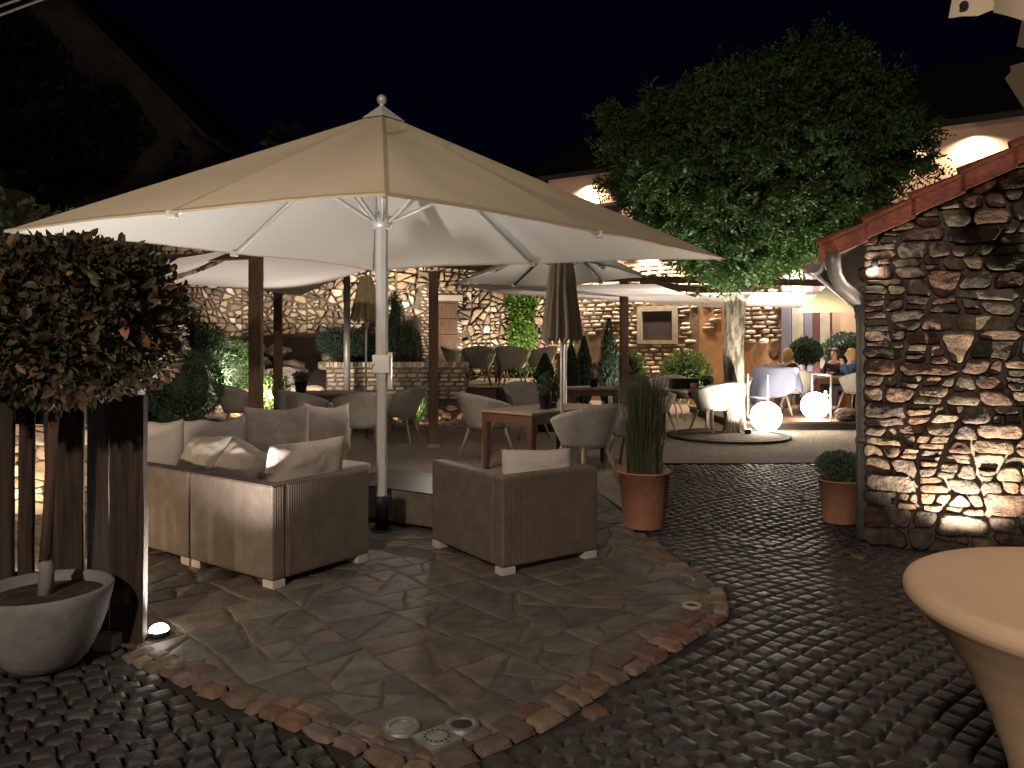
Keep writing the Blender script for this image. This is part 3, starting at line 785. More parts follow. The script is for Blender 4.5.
gt = thing('ivy_gable_house', (-9.65, 23.2, 0), 0, 'dark ivy covered gable house with a pale roof edge at the upper left', 'house')
ap = 9.3
mb = MB(); prof = [(0, 0), (-9, 0), (-9, 5.3), (-4.2, ap+.2), (0, 5.2)]
mb.add([(x, 0, z) for x, z in prof]+[(x-.3, 7, z) for x, z in prof], [(0, 1, 2, 3, 4), (9, 8, 7, 6, 5)]+[(i, i+5, (i+1) % 5+5, (i+1) % 5) for i in range(5)])
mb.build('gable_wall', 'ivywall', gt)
mb = MB(); sl2 = (ap+.2-5.2)/4.2
for (a, b, u0, u1, h0, h1) in ((.30, -4.2, .0, .10, -.12, 7), ):
    z0, z1 = 5.2-.3*sl2, ap+.2
    vs = [(a, h0, z0+u0), (b, h0, z1+u0), (b, h1, z1+u0), (a, h1, z0+u0), (a, h0, z0+u1), (b, h0, z1+u1), (b, h1, z1+u1), (a, h1, z0+u1)]
    mb.add(vs, [(0, 1, 2, 3), (7, 6, 5, 4), (0, 4, 5, 1), (1, 5, 6, 2), (2, 6, 7, 3), (3, 7, 4, 0)])
    vs = [(-4.2-(x+4.2), y, z) for x, y, z in vs]
    mb.add(vs, [(0, 3, 2, 1), (7, 4, 5, 6), (0, 1, 5, 4), (1, 2, 6, 5), (2, 3, 7, 6), (3, 0, 4, 7)])
mb.build('roof', 'darkroof', gt)
mb = MB()
vs = [(.1, -.13, 5.2-.1*sl2-.02), (-4.2, -.13, ap+.18), (-4.2, -.13, ap+.02), (.1, -.13, 5.2-.1*sl2-.16)]
mb.add(vs+[(x, -.02, z) for x, y, z in vs], [(0, 1, 2, 3), (7, 6, 5, 4), (0, 4, 5, 1), (1, 5, 6, 2), (2, 6, 7, 3), (3, 7, 4, 0)])
mb.build('verge_board', 'ivywall', gt)
ivy = MB()
for _ in range(16000):
    x = rnd.uniform(-4.6, .1); z = rnd.uniform(2, 9.3)
    lim = 5.2-(x)*sl2-.45-.9*abs(noise.noise(Vector((x*.9, z*.9, 4))))
    if z > lim: continue
    if noise.noise(Vector((x*.7, z*.7, 7)))+ (.25 if x > -2.6 and z > 4 else 0)*0 > .27: continue
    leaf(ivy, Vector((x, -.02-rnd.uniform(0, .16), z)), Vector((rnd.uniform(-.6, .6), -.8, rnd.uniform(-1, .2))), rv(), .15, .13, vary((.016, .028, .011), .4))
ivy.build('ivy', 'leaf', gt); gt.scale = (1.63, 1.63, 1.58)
for k, (za, zc) in enumerate(((2, 14), (-6, 10))):
    q = [P(-60, 40+za*2, 5), P(0, 15 if k == 0 else 6, 5.2), P(46, -2-k*8, 5.4), P(120, -40, 5.8)]
    o = MB().tube(q, .008, 6).build('overhead_cable', 'zinc')
    tag(o, ('lower' if k == 0 else 'upper')+' of two thin pale cables crossing the top left corner', 'cable', 'overhead cables')
# ------------------------------------------------------------ umbrella canopies
def canopy(corners, apex, m, name, parent, sag=.05, edge_sag=.03, N=22, TT=16):
    rim = []; n = len(corners)
    for i in range(n):
        a, b = corners[i], corners[(i+1) % n]; rim += [a, (a+b)/2+Vector((0, 0, .015))]
    mb = MB(); K = len(rim); edges_ = []; seams_ = []
    for i in range(K):
        a, b = rim[i], rim[(i+1) % K]; vs = []
        for u in range(N+1):
            for v in range(TT+1):
                t = v/TT; e = a*(1-t)+b*t; p = apex*(1-u/N)+e*(u/N)
                q = math.sin(math.pi*t); r = u/N
                p = p+Vector((0, 0, -sag*q*math.sin(math.pi*min(1, r*.9))*1.2+edge_sag*q*r*r*.6))
                p += (apex-e).normalized()*edge_sag*q*r*r*1.3
                p.z += r*q**.5*(.045*noise.noise(Vector((e.x*1.1, e.y*1.1, r*2.2+i)))+.010*noise.noise(Vector((t*9+i*3, r*1.5, 4)))) * (1 if u < N else .4)
                vs.append(p)
        fs = []
        for u in range(N):
            for v in range(TT):
                w9 = TT+1; fs.append((u*w9+v, u*w9+v+1, (u+1)*w9+v+1, (u+1)*w9+v))
        mb.add(vs, fs, smooth=True); edges_.append(vs[N*(TT+1):]); seams_.append([vs[u*(TT+1)] for u in range(2, N+1)])
    o = mb.build(name, m, parent)
    hm = MB()
    for ev in edges_:
        vs = []
        for p in ev: vs += [p+Vector((0, 0, .006)), p+(apex-p).normalized()*.035+Vector((0, 0, .007)), p-Vector((0, 0, .009)), p-Vector((0, 0, .009))+(apex-p).normalized()*.006]
        hm.add(vs, [(k*4+a, k*4+b, k*4+4+b, k*4+4+a) for k in range(len(ev)-1) for a, b in ((0, 1), (2, 0), (3, 2))])
    hm.build('hem', m, o)
    return o, rim
def umbrella(base, corners, apexz, hubz, label, pole_r=.045, mast='alu', m='canvas', dark=False, sock=True):
    t = thing('garden_umbrella', base, 0, label, 'umbrella')
    L_ = lambda v: Vector(v)-base
    ap = Vector((0, 0, apexz)); cs = [L_(c) for c in corners]
    cn, rim = canopy(cs, ap, m, 'canopy', t)
    if sock:
        MB().tube([(0, 0, 0), (0, 0, .30)], .062, 16).build('base_sleeve', 'darkmetal', t)
        MB().lathe([(.001, .0), (.10, .0), (.10, .012), (.06, .016)], 24).build('base_plate', 'darkmetal', t)
    MB().tube([(0, 0, .02), (0, 0, 1.36)], pole_r, 8, smooth=False).build('lower_pole', mast, t)
    MB().tube([(0, 0, 1.30), (0, 0, apexz-.05)], pole_r*1.18, 8, smooth=False).build('upper_pole', mast, t)
    if sock:
        c = MB().box((-.075, -.055, 1.34), (.075, .055, 1.50), bev=.01).build('crank_housing', mast, t)
        MB().box((.055, -.03, 1.22), (.085, .03, 1.52), bev=.006).build('crank_lever', mast, c)
        MB().ell((-.065, -.05, 1.42), (.018, .018, .018)).build('crank_knob', mast, c)
    MB().lathe([(pole_r*1.2, -.06), (pole_r*1.9, -.05), (pole_r*1.9, .05), (pole_r*1.2, .06)], 12, (0, 0, hubz)).build('runner_hub', mast, t)
    MB().lathe([(pole_r*1.2, -.05), (pole_r*1.8, -.03), (pole_r*1.8, .03), (.001, .05)], 12, (0, 0, apexz-.09)).build('top_hub', mast, t)
    rm = 'darkmetal' if dark else mast
    for i, e in enumerate(rim):
        off = Vector((0, 0, -.045))
        r0 = ap+off; r1 = e+off*.6; r1 = r0+(r1-r0)*.985
        mb = MB(); mb.tube([r0, r0+(r1-r0)*.5, r1], [.019, .019, .016], 6); rb = mb.build('rib', rm, t)
        q = r0+(r1-r0)*.34
        MB().tube([Vector((0, 0, hubz))+(q-Vector((0, 0, q.z))).normalized()*pole_r*1.7, q-Vector((0, 0, .02))], .016, 6).build('strut', rm, rb)
        if i % 2 == 1: MB().box((r1.x-.03, r1.y-.03, r1.z-.02), (r1.x+.03, r1.y+.03, r1.z+.03), bev=.006).build('rib_end_cap', mast, rb)
    # cap flap and finial
    mb = MB(); seg = 8; vs = [ap+Vector((0, 0, .075))]
    for e in rim: vs.append(ap+(e-ap)*.062+Vector((0, 0, .012)))
    mb.add(vs, [(0, k+1, (k+1) % seg+1) for k in range(seg)]); mb.build('vent_cap', m, cn)
    MB().tube([ap+Vector((0, 0, .05)), ap+Vector((0, 0, .09))], .02, 8).build('finial_stem', mast, t)
    MB().ell((0, 0, apexz+.115), (.042, .042, .042)).build('finial_ball', mast, t)
    return t
ub = Vector((-1.11, 6.65, 0))
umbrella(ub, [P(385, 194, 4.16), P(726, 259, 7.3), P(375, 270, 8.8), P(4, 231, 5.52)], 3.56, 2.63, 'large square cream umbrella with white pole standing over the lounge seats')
u2 = Vector((.72, 10.7, 0))
umbrella(u2, [Vector((.35, 8.1, 2.52)), P(648, 277, 10.4), P(565, 287, 13.0), P(453, 284, 11.3)], 3.1, 2.62, 'second open umbrella with dark ribs behind the closed taupe parasol', .03, m='canvas2', dark=True, sock=False)
# closed parasols
def closed(base, ztop, zbot, rt_, rb_, label, m, pole='alu', px=None):
    t = thing('closed_parasol', base, 0, label, 'parasol')
    mb = MB(); seg = 96; vs = []; nz = 14
    for j in range(nz+1):
        f = j/nz; z = ztop+(zbot-ztop)*f; r = rt_+(rb_-rt_)*(f**.8)
        for k in range(seg):
            a = 2*math.pi*k/seg
            rr = r*(1+(.10+.10*f)*math.sin(a*13+.6*noise.noise(Vector((f*2, a, 3)))*3)+.05*noise.noise(Vector((math.cos(a)*2, math.sin(a)*2, f*3))))
            zz = z+(0 if j < nz else .05*math.sin(a*13))
            vs.append((rr*math.cos(a), rr*math.sin(a), zz))
    mb.add(vs, [(j*seg+k, j*seg+(k+1) % seg, (j+1)*seg+(k+1) % seg, (j+1)*seg+k) for j in range(nz) for k in range(seg)], smooth=True)
    mb.build('folded_canopy', m, t)
    MB().tube([(0, 0, 0), (0, 0, ztop+.1)], .022, 8).build('pole', pole, t)
    MB().lathe([(.001, .09), (.05, .1), (.26, .05), (.26, 0)], 20).build('base', 'darkmetal', t)
    return t
closed(Vector((.62, 9.7, 0)), 2.66, 1.62, .12, .225, 'closed taupe parasol standing behind the long wooden table', 'parasol')
closed(G(366, 15.2, 0), 2.9, 2.05, .1, .27, 'closed cream parasol partly hidden behind the white umbrella pole', 'parasol_cream')
o = MB().tube([G(347, 16.2, .3), G(347, 16.2, 3.2)], .07, 12).build('metal_post', 'zinc'); tag(o, 'grey round metal post beside the closed cream parasol', 'post')

# parasol at the top right corner
npb = Vector((4.4, 1.6, 0)); pt = thing('market_parasol', npb, 0, 'beige parasol with hanging valance flaps at the top right corner', 'umbrella')
V = lambda px, py, d: P(px, py, d)-npb
z_r = 3.3
c1 = Vector((1.93, 3.4, z_r)); c2 = Vector((2.6, .2, z_r)); c3 = Vector((6.2, -.2, z_r)); c4 = Vector((6.4, 3.6, z_r))
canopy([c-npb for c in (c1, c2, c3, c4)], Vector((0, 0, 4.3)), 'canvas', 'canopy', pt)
MB().tube([(0, 0, 0), (0, 0, 4.3)], .04, 12).build('pole', 'alu', pt)
MB().lathe([(.001, .1), (.06, .1), (.35, .05), (.35, 0)], 24).build('base', 'darkmetal', pt)
def flap(pts_top, pts_bot, name='valance_flap'):
    mb = MB(); n = len(pts_top); vs = []
    for e in (0, 1):
        for k in range(n):
            for r in range(5):
                p = pts_top[k]*(1-r/4)+pts_bot[k]*(r/4); vs.append(p+Vector((.012*math.sin(k*1.3+r), e*.004-.01*math.sin(k*2.1), 0)))
    m = n*5
    fs = [(k*5+r, (k+1)*5+r, (k+1)*5+r+1, k*5+r+1) for k in range(n-1) for r in range(4)]
    mb.add(vs, fs+[tuple(i+m for i in reversed(f)) for f in fs], smooth=True)
    return mb.build(name, 'flapcloth', pt)
f1 = flap([V(953, -45, 3.4), V(963, -46, 3.35), V(975, -47, 3.3), V(990, -48, 3.25)], [V(951, 18, 3.4), V(964, 17, 3.35), V(978, 15, 3.3), V(992, 9, 3.25)])
flap([V(992, -48, 3.2), V(1005, -50, 3.1), V(1022, -52, 3.0), V(1050, -54, 2.9)], [V(996, 12, 3.2), V(1008, 16, 3.1), V(1024, 19, 3.0), V(1050, 20, 2.9)])
flap([V(1021, -10, 3.3), V(1030, -10, 3.3)], [V(1019, 46, 3.3), V(1030, 50, 3.3)], 'hanging_strap')
flap([V(1010, 66, 3.6), V(1030, 60, 3.6)], [V(1007, 78, 3.6), V(1030, 116, 3.6)], 'folded_side_panel')
ep = V(963, 6, 3.33); MB().tube([ep, ep+Vector((0, -.014, 0))], .017, 14).build('grommet', 'darkmetal', f1)

# ------------------------------------------------------------ shade sails
def sail(cs, label, m='sail', sag=.12, pull=.10, N=16):
    a, b, c, d = [Vector(p) for p in cs]; ctr = (a+b+c+d)/4; vs = []
    for j in range(N+1):
        for i in range(N+1):
            u, v = i/N, j/N
            p = (a*(1-u)+b*u)*(1-v)+(d*(1-u)+c*u)*v
            su, sv = math.sin(math.pi*u), math.sin(math.pi*v)
            ex = (su*(1-2*v)**2+sv*(1-2*u)**2)/1.0
            p = p+(ctr-p)*pull*max(su*(1 if v in (0,) or v == 1 else abs(1-2*v)**2), sv*abs(1-2*u)**2)
            p.z -= sag*su*sv; vs.append(p)
    mb = MB(); w = N+1
    mb.add(vs, [(j*w+i, j*w+i+1, (j+1)*w+i+1, (j+1)*w+i) for j in range(N) for i in range(N)], smooth=True)
    o = mb.build('shade_sail', m); return tag(o, label, 'shade sail', 'shade sails over the courtyard')
sail([P(262, 238, 9.2), P(392, 262, 11.5), P(300, 296, 15), P(168, 283, 10.5)], 'white shade sail hanging behind the leftmost timber post', sag=.10)
sail([P(232, 249, 9.3), P(240, 247, 9.3), P(168, 284, 11.4), P(150, 262, 9.0)], 'narrow white shade sail next to the clipped tree at left', sag=.03)
sail([P(452, 284, 13.2), P(655, 284, 12.2), P(740, 309, 17), P(500, 294, 17.5)], 'white shade sail stretched in front of the brick wall', sag=.02, pull=.05)
sail([P(700, 293, 13.5), P(842, 291, 13.5), P(800, 308, 16.5), P(690, 305, 17)], 'white shade sail to the right behind the tree trunk', sag=.05, pull=.05)
sail([P(850, 262, 9.5), P(905, 262, 9.5), P(905, 313, 14), P(795, 313, 14)], 'olive beige shade sail beside the stone building', 'olive_sail', sag=.02, pull=.05)

# ------------------------------------------------------------ pergola posts and beams
def post(px, d, wdt, hgt, label, rz=.3):
    t = thing('timber_post', G(px, d), rz, label, 'post', 'pergola posts')
    MB().box((-wdt/2, -wdt/2, .02), (wdt/2, wdt/2, hgt), bev=.01).build('shaft', 'wood', t)
    MB().box((-wdt/2-.02, -wdt/2-.02, 0), (wdt/2+.02, wdt/2+.02, .05), bev=.004).build('post_shoe', 'zinc', t)
    return t
post(256, 9.4, .15, 2.66, 'thick brown timber post behind the corner sofa', .1)
post(278, 14.1, .14, 2.78, 'thin timber post right behind the leftmost pergola post', .1)
post(433.5, 12, .145, 2.70, 'brown timber post between white umbrella pole and low brick wall', .15)
post(624, 15, .15, 2.78, 'timber post left of the small window in the brick wall', .1)
def beam(a, b, w_, h_, label):
    a, b = Vector(a), Vector(b); d = (b-a); l = d.length; t = d.normalized(); s = Vector((-t.y, t.x, 0)).normalized()
    vs = [p+s*sx*w_/2+Vector((0, 0, sz*h_/2)) for p in (a, b) for sz in (-1, 1) for sx in (-1, 1)]
    mb = MB(); mb.add(vs, [(0, 1, 3, 2), (4, 6, 7, 5), (0, 4, 5, 1), (2, 3, 7, 6), (0, 2, 6, 4), (1, 5, 7, 3)])
    o = mb.build('timber_beam', 'wood'); return tag(o, label, 'beam', 'pergola beams')
beam(P(598, 278, 15), P(1010, 287, 14.4), .1, .12, 'upper brown beam running from the post left of the window to the right')
beam(P(642, 283, 14.2), P(730, 294, 16), .09, .11, 'slanting lower beam left of the tree trunk')
beam(P(726, 294.5, 15.9), P(1000, 294, 15.9), .09, .11, 'lower brown beam right of the tree trunk')
beam(P(256, 247, 9.4), P(433, 263, 12), .1, .12, 'beam joining the two nearest timber posts under the umbrella edge')
beam(P(278, 276, 14.1), P(256, 249, 9.5), .1, .11, 'beam from the leftmost post back to the thin post')
beam(P(100, 262, 10.5), P(256, 255, 9.45), .09, .10, 'dark beam running left from the thick timber post')
beam(P(433, 263, 12.05), P(598, 279, 15), .1, .11, 'beam between the middle post and the post by the window')

# ------------------------------------------------------------ lounge furniture
def frame_mat(org, ux, uy):
    m = Matrix.Identity(4); m.col[0][:3] = ux; m.col[1][:3] = uy; m.col[2][:3] = (0, 0, 1); m.col[3][:3] = org; return m
def wall_box(mb, p, q, th, z0, z1, side):   # vertical slab from p to q (2d, local), thickness to 'side' (+1 left)
    p, q = Vector(p), Vector(q); L_ = (q-p).length; d = (q-p)/L_; n = Vector((-d.y, d.x))*side
    M = frame_mat((p.x, p.y, 0), (d.x, d.y, 0), (n.x, n.y, 0)); mb.box((0, 0, z0), (L_, th, z1), bev=.018, M=M)
def pillow(name, wdt, hgt, th, loc_, rot, label, seed=0, sagtop=.06, cat='cushion', group=None, parent=None, m='cushion'):
    N = 22; vs = []; fs = []
    for sd in (1, -1):
        for j in range(N+1):
            for i in range(N+1):
                a, b = -1+2*i/N, -1+2*j/N
                x = wdt/2*a*(1-.045*(1-b*b)*abs(a)**3)*(1-.05*a*a*b*b); z = hgt/2*b*(1-.045*(1-a*a)*abs(b)**3)*(1-.05*a*a*b*b)
                tk = th/2*max(0, (1-a**4)*(1-b**4))**.55*(.75+.25*(1-b)/1.2)
                q = Vector((a*2+seed, b*2, sd*1.5))
                tk *= 1+.20*noise.noise(q*.8)
                y = sd*tk+.012*noise.noise(q*2.2)*(1-a**6)*(1-b**6)*sd
                z -= sagtop*max(0, b)**2*(1-a*a)*(.7+.6*noise.noise(Vector((a*1.5, seed, 0))))
                wr = math.sin((a*3+b*5)*2+seed)*.004*abs(a*b)
                vs.append((x, y+wr, z))
        o = 0 if sd == 1 else (N+1)**2
        for j in range(N):
            for i in range(N):
                f = (o+j*(N+1)+i, o+j*(N+1)+i+1, o+(j+1)*(N+1)+i+1, o+(j+1)*(N+1)+i)
                fs.append(f if sd == -1 else f[::-1])
    mb = MB(); mb.add(vs, fs, smooth=True); o = mb.build(name, m, parent); o.location = loc_; o.rotation_euler = rot
    bm = bmesh.new(); bm.from_mesh(o.data); bmesh.ops.remove_doubles(bm, verts=bm.verts[:], dist=.0008); bm.to_mesh(o.data); bm.free()
    for pl in o.data.polygons: pl.use_smooth = True
    if not parent: tag(o, label, cat, group)
    return o
SH = .68
# corner sofa. local axes: u along the back row (to the left/back), v along depth
so = Vector((-1.547, 5.03, 0)); ua = R(144.5); va = R(54.5)
uu = Vector((math.cos(ua), math.sin(ua))); vv = Vector((math.cos(va), math.sin(va)))
sofa = thing('corner_sofa', so, 0, 'L shaped brown wicker corner sofa with taupe cushions behind the fence', 'sofa')
def LP(a, b): q = uu*a+vv*b; return (q.x, q.y)
def module(a0, a1, b0, b1, walls, seat=True):
    mb = MB(); th = .11
    for (p, q) in walls: wall_box(mb, LP(*p), LP(*q), th, .055, SH, 1)
    M = frame_mat((LP(a0, b0)[0], LP(a0, b0)[1], 0), (uu.x, uu.y, 0), (vv.x, vv.y, 0))
    mb.box((.02, .03, .06), (a1-a0-.02, b1-b0-.02, .30), M=M, bev=.01)
    o = mb.build('sofa_module', 'wicker', sofa)
    for (a, b) in ((a0+.06, b0+.06), (a1-.06, b0+.06), (a0+.06, b1-.06), (a1-.06, b1-.06)):
        f = MB(); M2 = frame_mat((LP(a, b)[0], LP(a, b)[1], 0), (uu.x, uu.y, 0), (vv.x, vv.y, 0)); f.box((-.055, -.05, .0), (.055, .05, .056), M=M2, bev=.005); f.build('foot', 'cushion', o)
    c = MB(); c.box((.06 , .12, .30), (a1-a0-.04, b1-b0-.01, .44), M=M, bev=.04); c.build('seat_cushion', 'cushion', o)
W1 = .93
# back wall runs along u on the camera side (thickness toward +v => left side of -u direction)
module(0, W1, 0, .86, [((W1, 0), (0, 0)), ((0, .0), (0, .86))][:1]+[((0, .86), (0, 0))][:0])
mb = MB(); wall_box(mb, LP(0, .86), LP(0, .112), .11, .055, SH, -1); mb.build('arm_panel', 'wicker', sofa)
module(W1+.012, 2*W1+.3, 0, .86, [((2*W1+.3, 0), (W1+.012, 0))])
module(2*W1+.312-.9, 2*W1+.3, .87, 2.2, [((2*W1+.3, 2.2), (2*W1+.3, .87))])
def world_on_sofa(a, b, z): q = LP(a, b); return Vector((so.x+q[0], so.y+q[1], z))
cl = 'loose cushions on the corner sofa'
# cushion at near end leaning on the end arm
pillow('sofa_cushion', .70, .46, .19, world_on_sofa(.24, .46, .70), (R(12), 0, va), 'large flat topped cushion at the near end corner of the wicker sofa', 1, .015, group=cl)
pillow('sofa_cushion', .56, .42, .20, world_on_sofa(.62, .24, .70), (R(-30), R(9), ua+math.pi), 'slumped cushion behind the sofa back, right of its lit neighbour', 5, .05, group=cl)
pillow('sofa_cushion', .58, .42, .20, world_on_sofa(1.10, .24, .72), (R(-26), R(-4), ua+math.pi), 'brightly lit slumped cushion on the sofa nearest the timber fence', 9, .03, group=cl)
pillow('sofa_cushion', .62, .52, .18, P(276, 431, 7.3), (R(-14), 0, R(12)), 'tall square cushion with pointed corners in the middle of the far sofa row', 3, .07, group=cl)
pillow('sofa_cushion', .50, .50, .17, P(327, 426, 7.75), (R(-12), R(3), R(35)), 'rightmost upright cushion on the far row of the corner sofa', 7, .08, group=cl)
pillow('sofa_cushion', .58, .44, .17, P(213, 441, 6.9), (R(-14), R(-3), R(14)), 'low wide cushion left of the tall square one on the far sofa row', 12, .05, group=cl)
pillow('sofa_cushion', .40, .46, .17, P(160, 445, 6.7), (R(-12), 0, R(30)), 'leftmost far cushion right beside the fence post', 15, .04, group=cl)

# armchair
ca_ = Vector((-.064, 5.33, 0)); r_ = Vector((.82, .57)); r_.normalize(); q_ = Vector((-r_.y, r_.x))
ac = thing('lounge_armchair', ca_, 0, 'single brown wicker lounge armchair seen from behind with one cushion', 'armchair')
mb = MB(); Wd, Dp = .86, 1.0
def LQ(a, b): q = r_*a+q_*b; return (q.x, q.y)
wall_box(mb, LQ(0, 0), LQ(Wd, 0), .12, .055, SH, 1); mb.build('backrest', 'wicker', ac)
mb = MB(); wall_box(mb, LQ(0, Dp), LQ(0, .122), .11, .055, SH, 1); mb.build('arm', 'wicker', ac)
mb = MB(); wall_box(mb, LQ(Wd, .122), LQ(Wd, Dp), .11, .055, SH, 1); mb.build('arm', 'wicker', ac)
Mq = frame_mat((0, 0, 0), (r_.x, r_.y, 0), (q_.x, q_.y, 0))
mb = MB(); mb.box((.115, .125, .06), (Wd-.115, Dp-.02, .30), M=Mq, bev=.01); mb.build('seat_base', 'wicker', ac)
mb = MB(); mb.box((.12, .13, .302), (Wd-.12, Dp-.01, .43), M=Mq, bev=.04); mb.build('seat_cushion', 'cushion', ac)
for a, b in ((.06, .05), (Wd-.06, .05), (.06, Dp-.06), (Wd-.06, Dp-.06)):
    mb = MB(); mb.box((a-.06, b-.045, 0), (a+.055, b+.05, .056), M=Mq, bev=.005); mb.build('foot', 'cushion', ac)
pillow('armchair_cushion', .58, .42, .18, Vector((.19, 5.80, .615)), (R(-13), R(2), math.atan2(r_.y, r_.x)-.25), 'single cushion standing up in the wicker armchair', 21, .02)

# coffee table
ct = thing('coffee_table', (-.56, 6.47, 0), 0, 'low wicker coffee table with a glass top between sofa and armchair', 'table')
Mt = frame_mat((0, 0, 0), (-.845, .535, 0), (.535, .845, 0))
mb = MB(); mb.box((0, 0, .05), (1.3, .8, .325), M=Mt, bev=.01); mb.build('wicker_base', 'wicker', ct)
mb = MB(); mb.box((-.005, -.005, .327), (1.305, .805, .336), M=Mt, bev=.003); mb.build('glass_top', 'glass_top', ct)
for a, b in ((.06, .06), (1.24, .06), (.06, .74), (1.24, .74)):
    mb = MB(); mb.box((a-.05, b-.04, 0), (a+.05, b+.04, .051), M=Mt); mb.build('foot', 'soffit', ct)

# bar table
bc = Vector((1.237, 1.572, 0)); btb = thing('bar_table', bc, 0, 'round standing table under a champagne stretch cover in the right foreground', 'table')
prof = [(.001, 1.092), (.2, 1.0915), (.36, 1.091), (.385, 1.089), (.397, 1.082), (.402, 1.072), (.402, 1.060), (.396, 1.048), (.382, 1.035), (.337, .985), (.29, .92), (.243, .83), (.205, .72), (.178, .58), (.17, .46), (.175, .34), (.20, .2), (.25, .08), (.29, .02)]
pr = [];
for i in range(len(prof)-1):
    for k in range(3): t = k/3; pr.append((prof[i][0]*(1-t)+prof[i+1][0]*t, prof[i][1]*(1-t)+prof[i+1][1]*t))
pr.append(prof[-1])
MB().lathe(pr, 128).build('stretch_cover', 'tablecover', btb)
for k in range(4):
    a = k*math.pi/2+.5; MB().lathe([(.001, 0), (.03, 0), (.03, .02), (.001, .02)], 12, (math.cos(a)*.27, math.sin(a)*.27, 0)).build('foot', 'black', btb)

# ------------------------------------------------------------ dining chairs
def make_chair(label, wdt=.74, dep=.66):
    t = thing('wicker_tub_chair', (0, 0, 0), 0, label, 'chair', 'wicker tub chairs in the courtyard')
    nu, nv = 34, 8; PM = R(118); outer = []; inn = []
    def pt(f, v, off):
        ph = -PM+2*PM*f; k = abs(ph)/PM
        zt = .90-.20*k**1.6; zb_ = .40
        z = zb_+(zt-zb_)*v
        rx = (.215+(wdt/2-.215)*v**.8)-off; ry = (.23+(dep/2-.20)*v**.9)-off
        x = math.sin(ph)*rx; y = -math.cos(ph)*ry*(1.0 if abs(ph) < math.pi/2 else .9)
        y -= .06*v*(1-k)
        return (x, y, z)
    mb = MB(); vs = []; us = []
    for off in (0, .028):
        for j in range(nv+1):
            for i in range(nu+1): vs.append(pt(i/nu, j/nv, off)); us.append((i/nu*1.35, j/nv*.5))
    wv = nu+1; m = wv*(nv+1); fs = []
    for j in range(nv):
        for i in range(nu):
            fs.append((j*wv+i, j*wv+i+1, (j+1)*wv+i+1, (j+1)*wv+i)); fs.append((m+j*wv+i, m+(j+1)*wv+i, m+(j+1)*wv+i+1, m+j*wv+i+1))
    for i in range(nu): fs.append((nv*wv+i, nv*wv+i+1, m+nv*wv+i+1, m+nv*wv+i)); fs.append((i+1, i, m+i, m+i+1))
    for j in range(nv): fs.append((j*wv, (j+1)*wv, m+(j+1)*wv, m+j*wv)); fs.append(((j+1)*wv+nu, j*wv+nu, m+j*wv+nu, m+(j+1)*wv+nu))
    mb.add(vs, fs, uvs=[[us[i] for i in f] for f in fs], smooth=True)
    sh = mb.build('shell', 'wicker_grey', t)
    s = MB(); s.lathe([(.001, .40), (.215, .40), (.235, .43), (.22, .46), (.001, .47)], 24); so_ = s.build('seat', 'wicker_grey', t); so_.scale = (1, 1.02, 1)
    for sx in (-1, 1):
        for sy in (-1, 1):
            l = MB(); l.tube([(sx*.15, sy*.15, .42), (sx*.25, sy*.25, .0)], [.022, .014], 8); l.build('leg', 'leg', t)
    return t
ch0 = make_chair('')
chairs = [
 (G(240, 13.4), R(-70), 'tub chair farthest left, partly behind the thick timber post', 0),
 (G(303, 11.5), R(-30), 'pale lit tub chair just behind the tall square sofa cushion', 0),
 (G(362, 11.0), R(18), 'tub chair seen from behind directly left of the white umbrella pole', 0),
 (G(399, 12.6), R(80), 'tub chair in side view right of the white umbrella pole', 0),
 (G(487, 10.9), R(-52), 'tub chair at the left end of the long wooden table', 0),
 (G(584, 8.95), R(38), 'large tub chair with its back turned, right behind the armchair cushion', 0),
 (G(632, 10.0), R(60), 'tub chair behind the tall grass in the terracotta pot', 0),
 (G(528, 13.2), R(-160), 'tub chair with a bright edge behind the black pot on the long table', 0),
 (G(654, 13.3), R(-60), 'tub chair with shiny rim at the left of the table by the tree', 0),
 (G(712, 13.9), R(32), 'big tub chair with its back turned directly left of the tree trunk', 0),
 (G(668, 16.0), R(155), 'tub chair facing forward under the small brick wall window', 0),
 (G(729, 15.4), R(110), 'tub chair mostly hidden behind the tree trunk', 0),
 (G(479, 18.3, .605), R(5), 'leftmost tub chair on the raised terrace', 0),
 (G(513, 18.0, .605), R(-12), 'nearest tub chair in front of the terrace table', 0),
 (G(497, 20.4, .605), R(170), 'rear tub chair on the far side of the terrace table', 0),
 (G(540, 18.9, .605), R(50), 'tub chair at the right end of the raised terrace', 0),
 (G(458, 20.2, .605), R(-100), 'tub chair on the terrace near the wooden door', 0),
 (G(856, 16.0, .15), R(35), 'pale tub chair on the wooden deck beside the downpipe', 0),
 (G(795, 16.1, .15), R(-28), 'tub chair on the deck between the coat chair and the table', 0),
 (G(776, 15.9, .15), R(-14), 'tub chair with a blue grey coat hanging over its back', 0)]
for i, (l, rz, lab, _) in enumerate(chairs):
    if i == 0: ch0.location = l; ch0.rotation_euler.z = rz; ch0['label'] = lab; c = ch0
    else: c = copy_to(ch0, l, rz, lab)
for c in [o for o in bpy.data.objects if o.name.startswith('wicker_tub_chair')]: c.scale = (1.13, 1.13, 1.04)
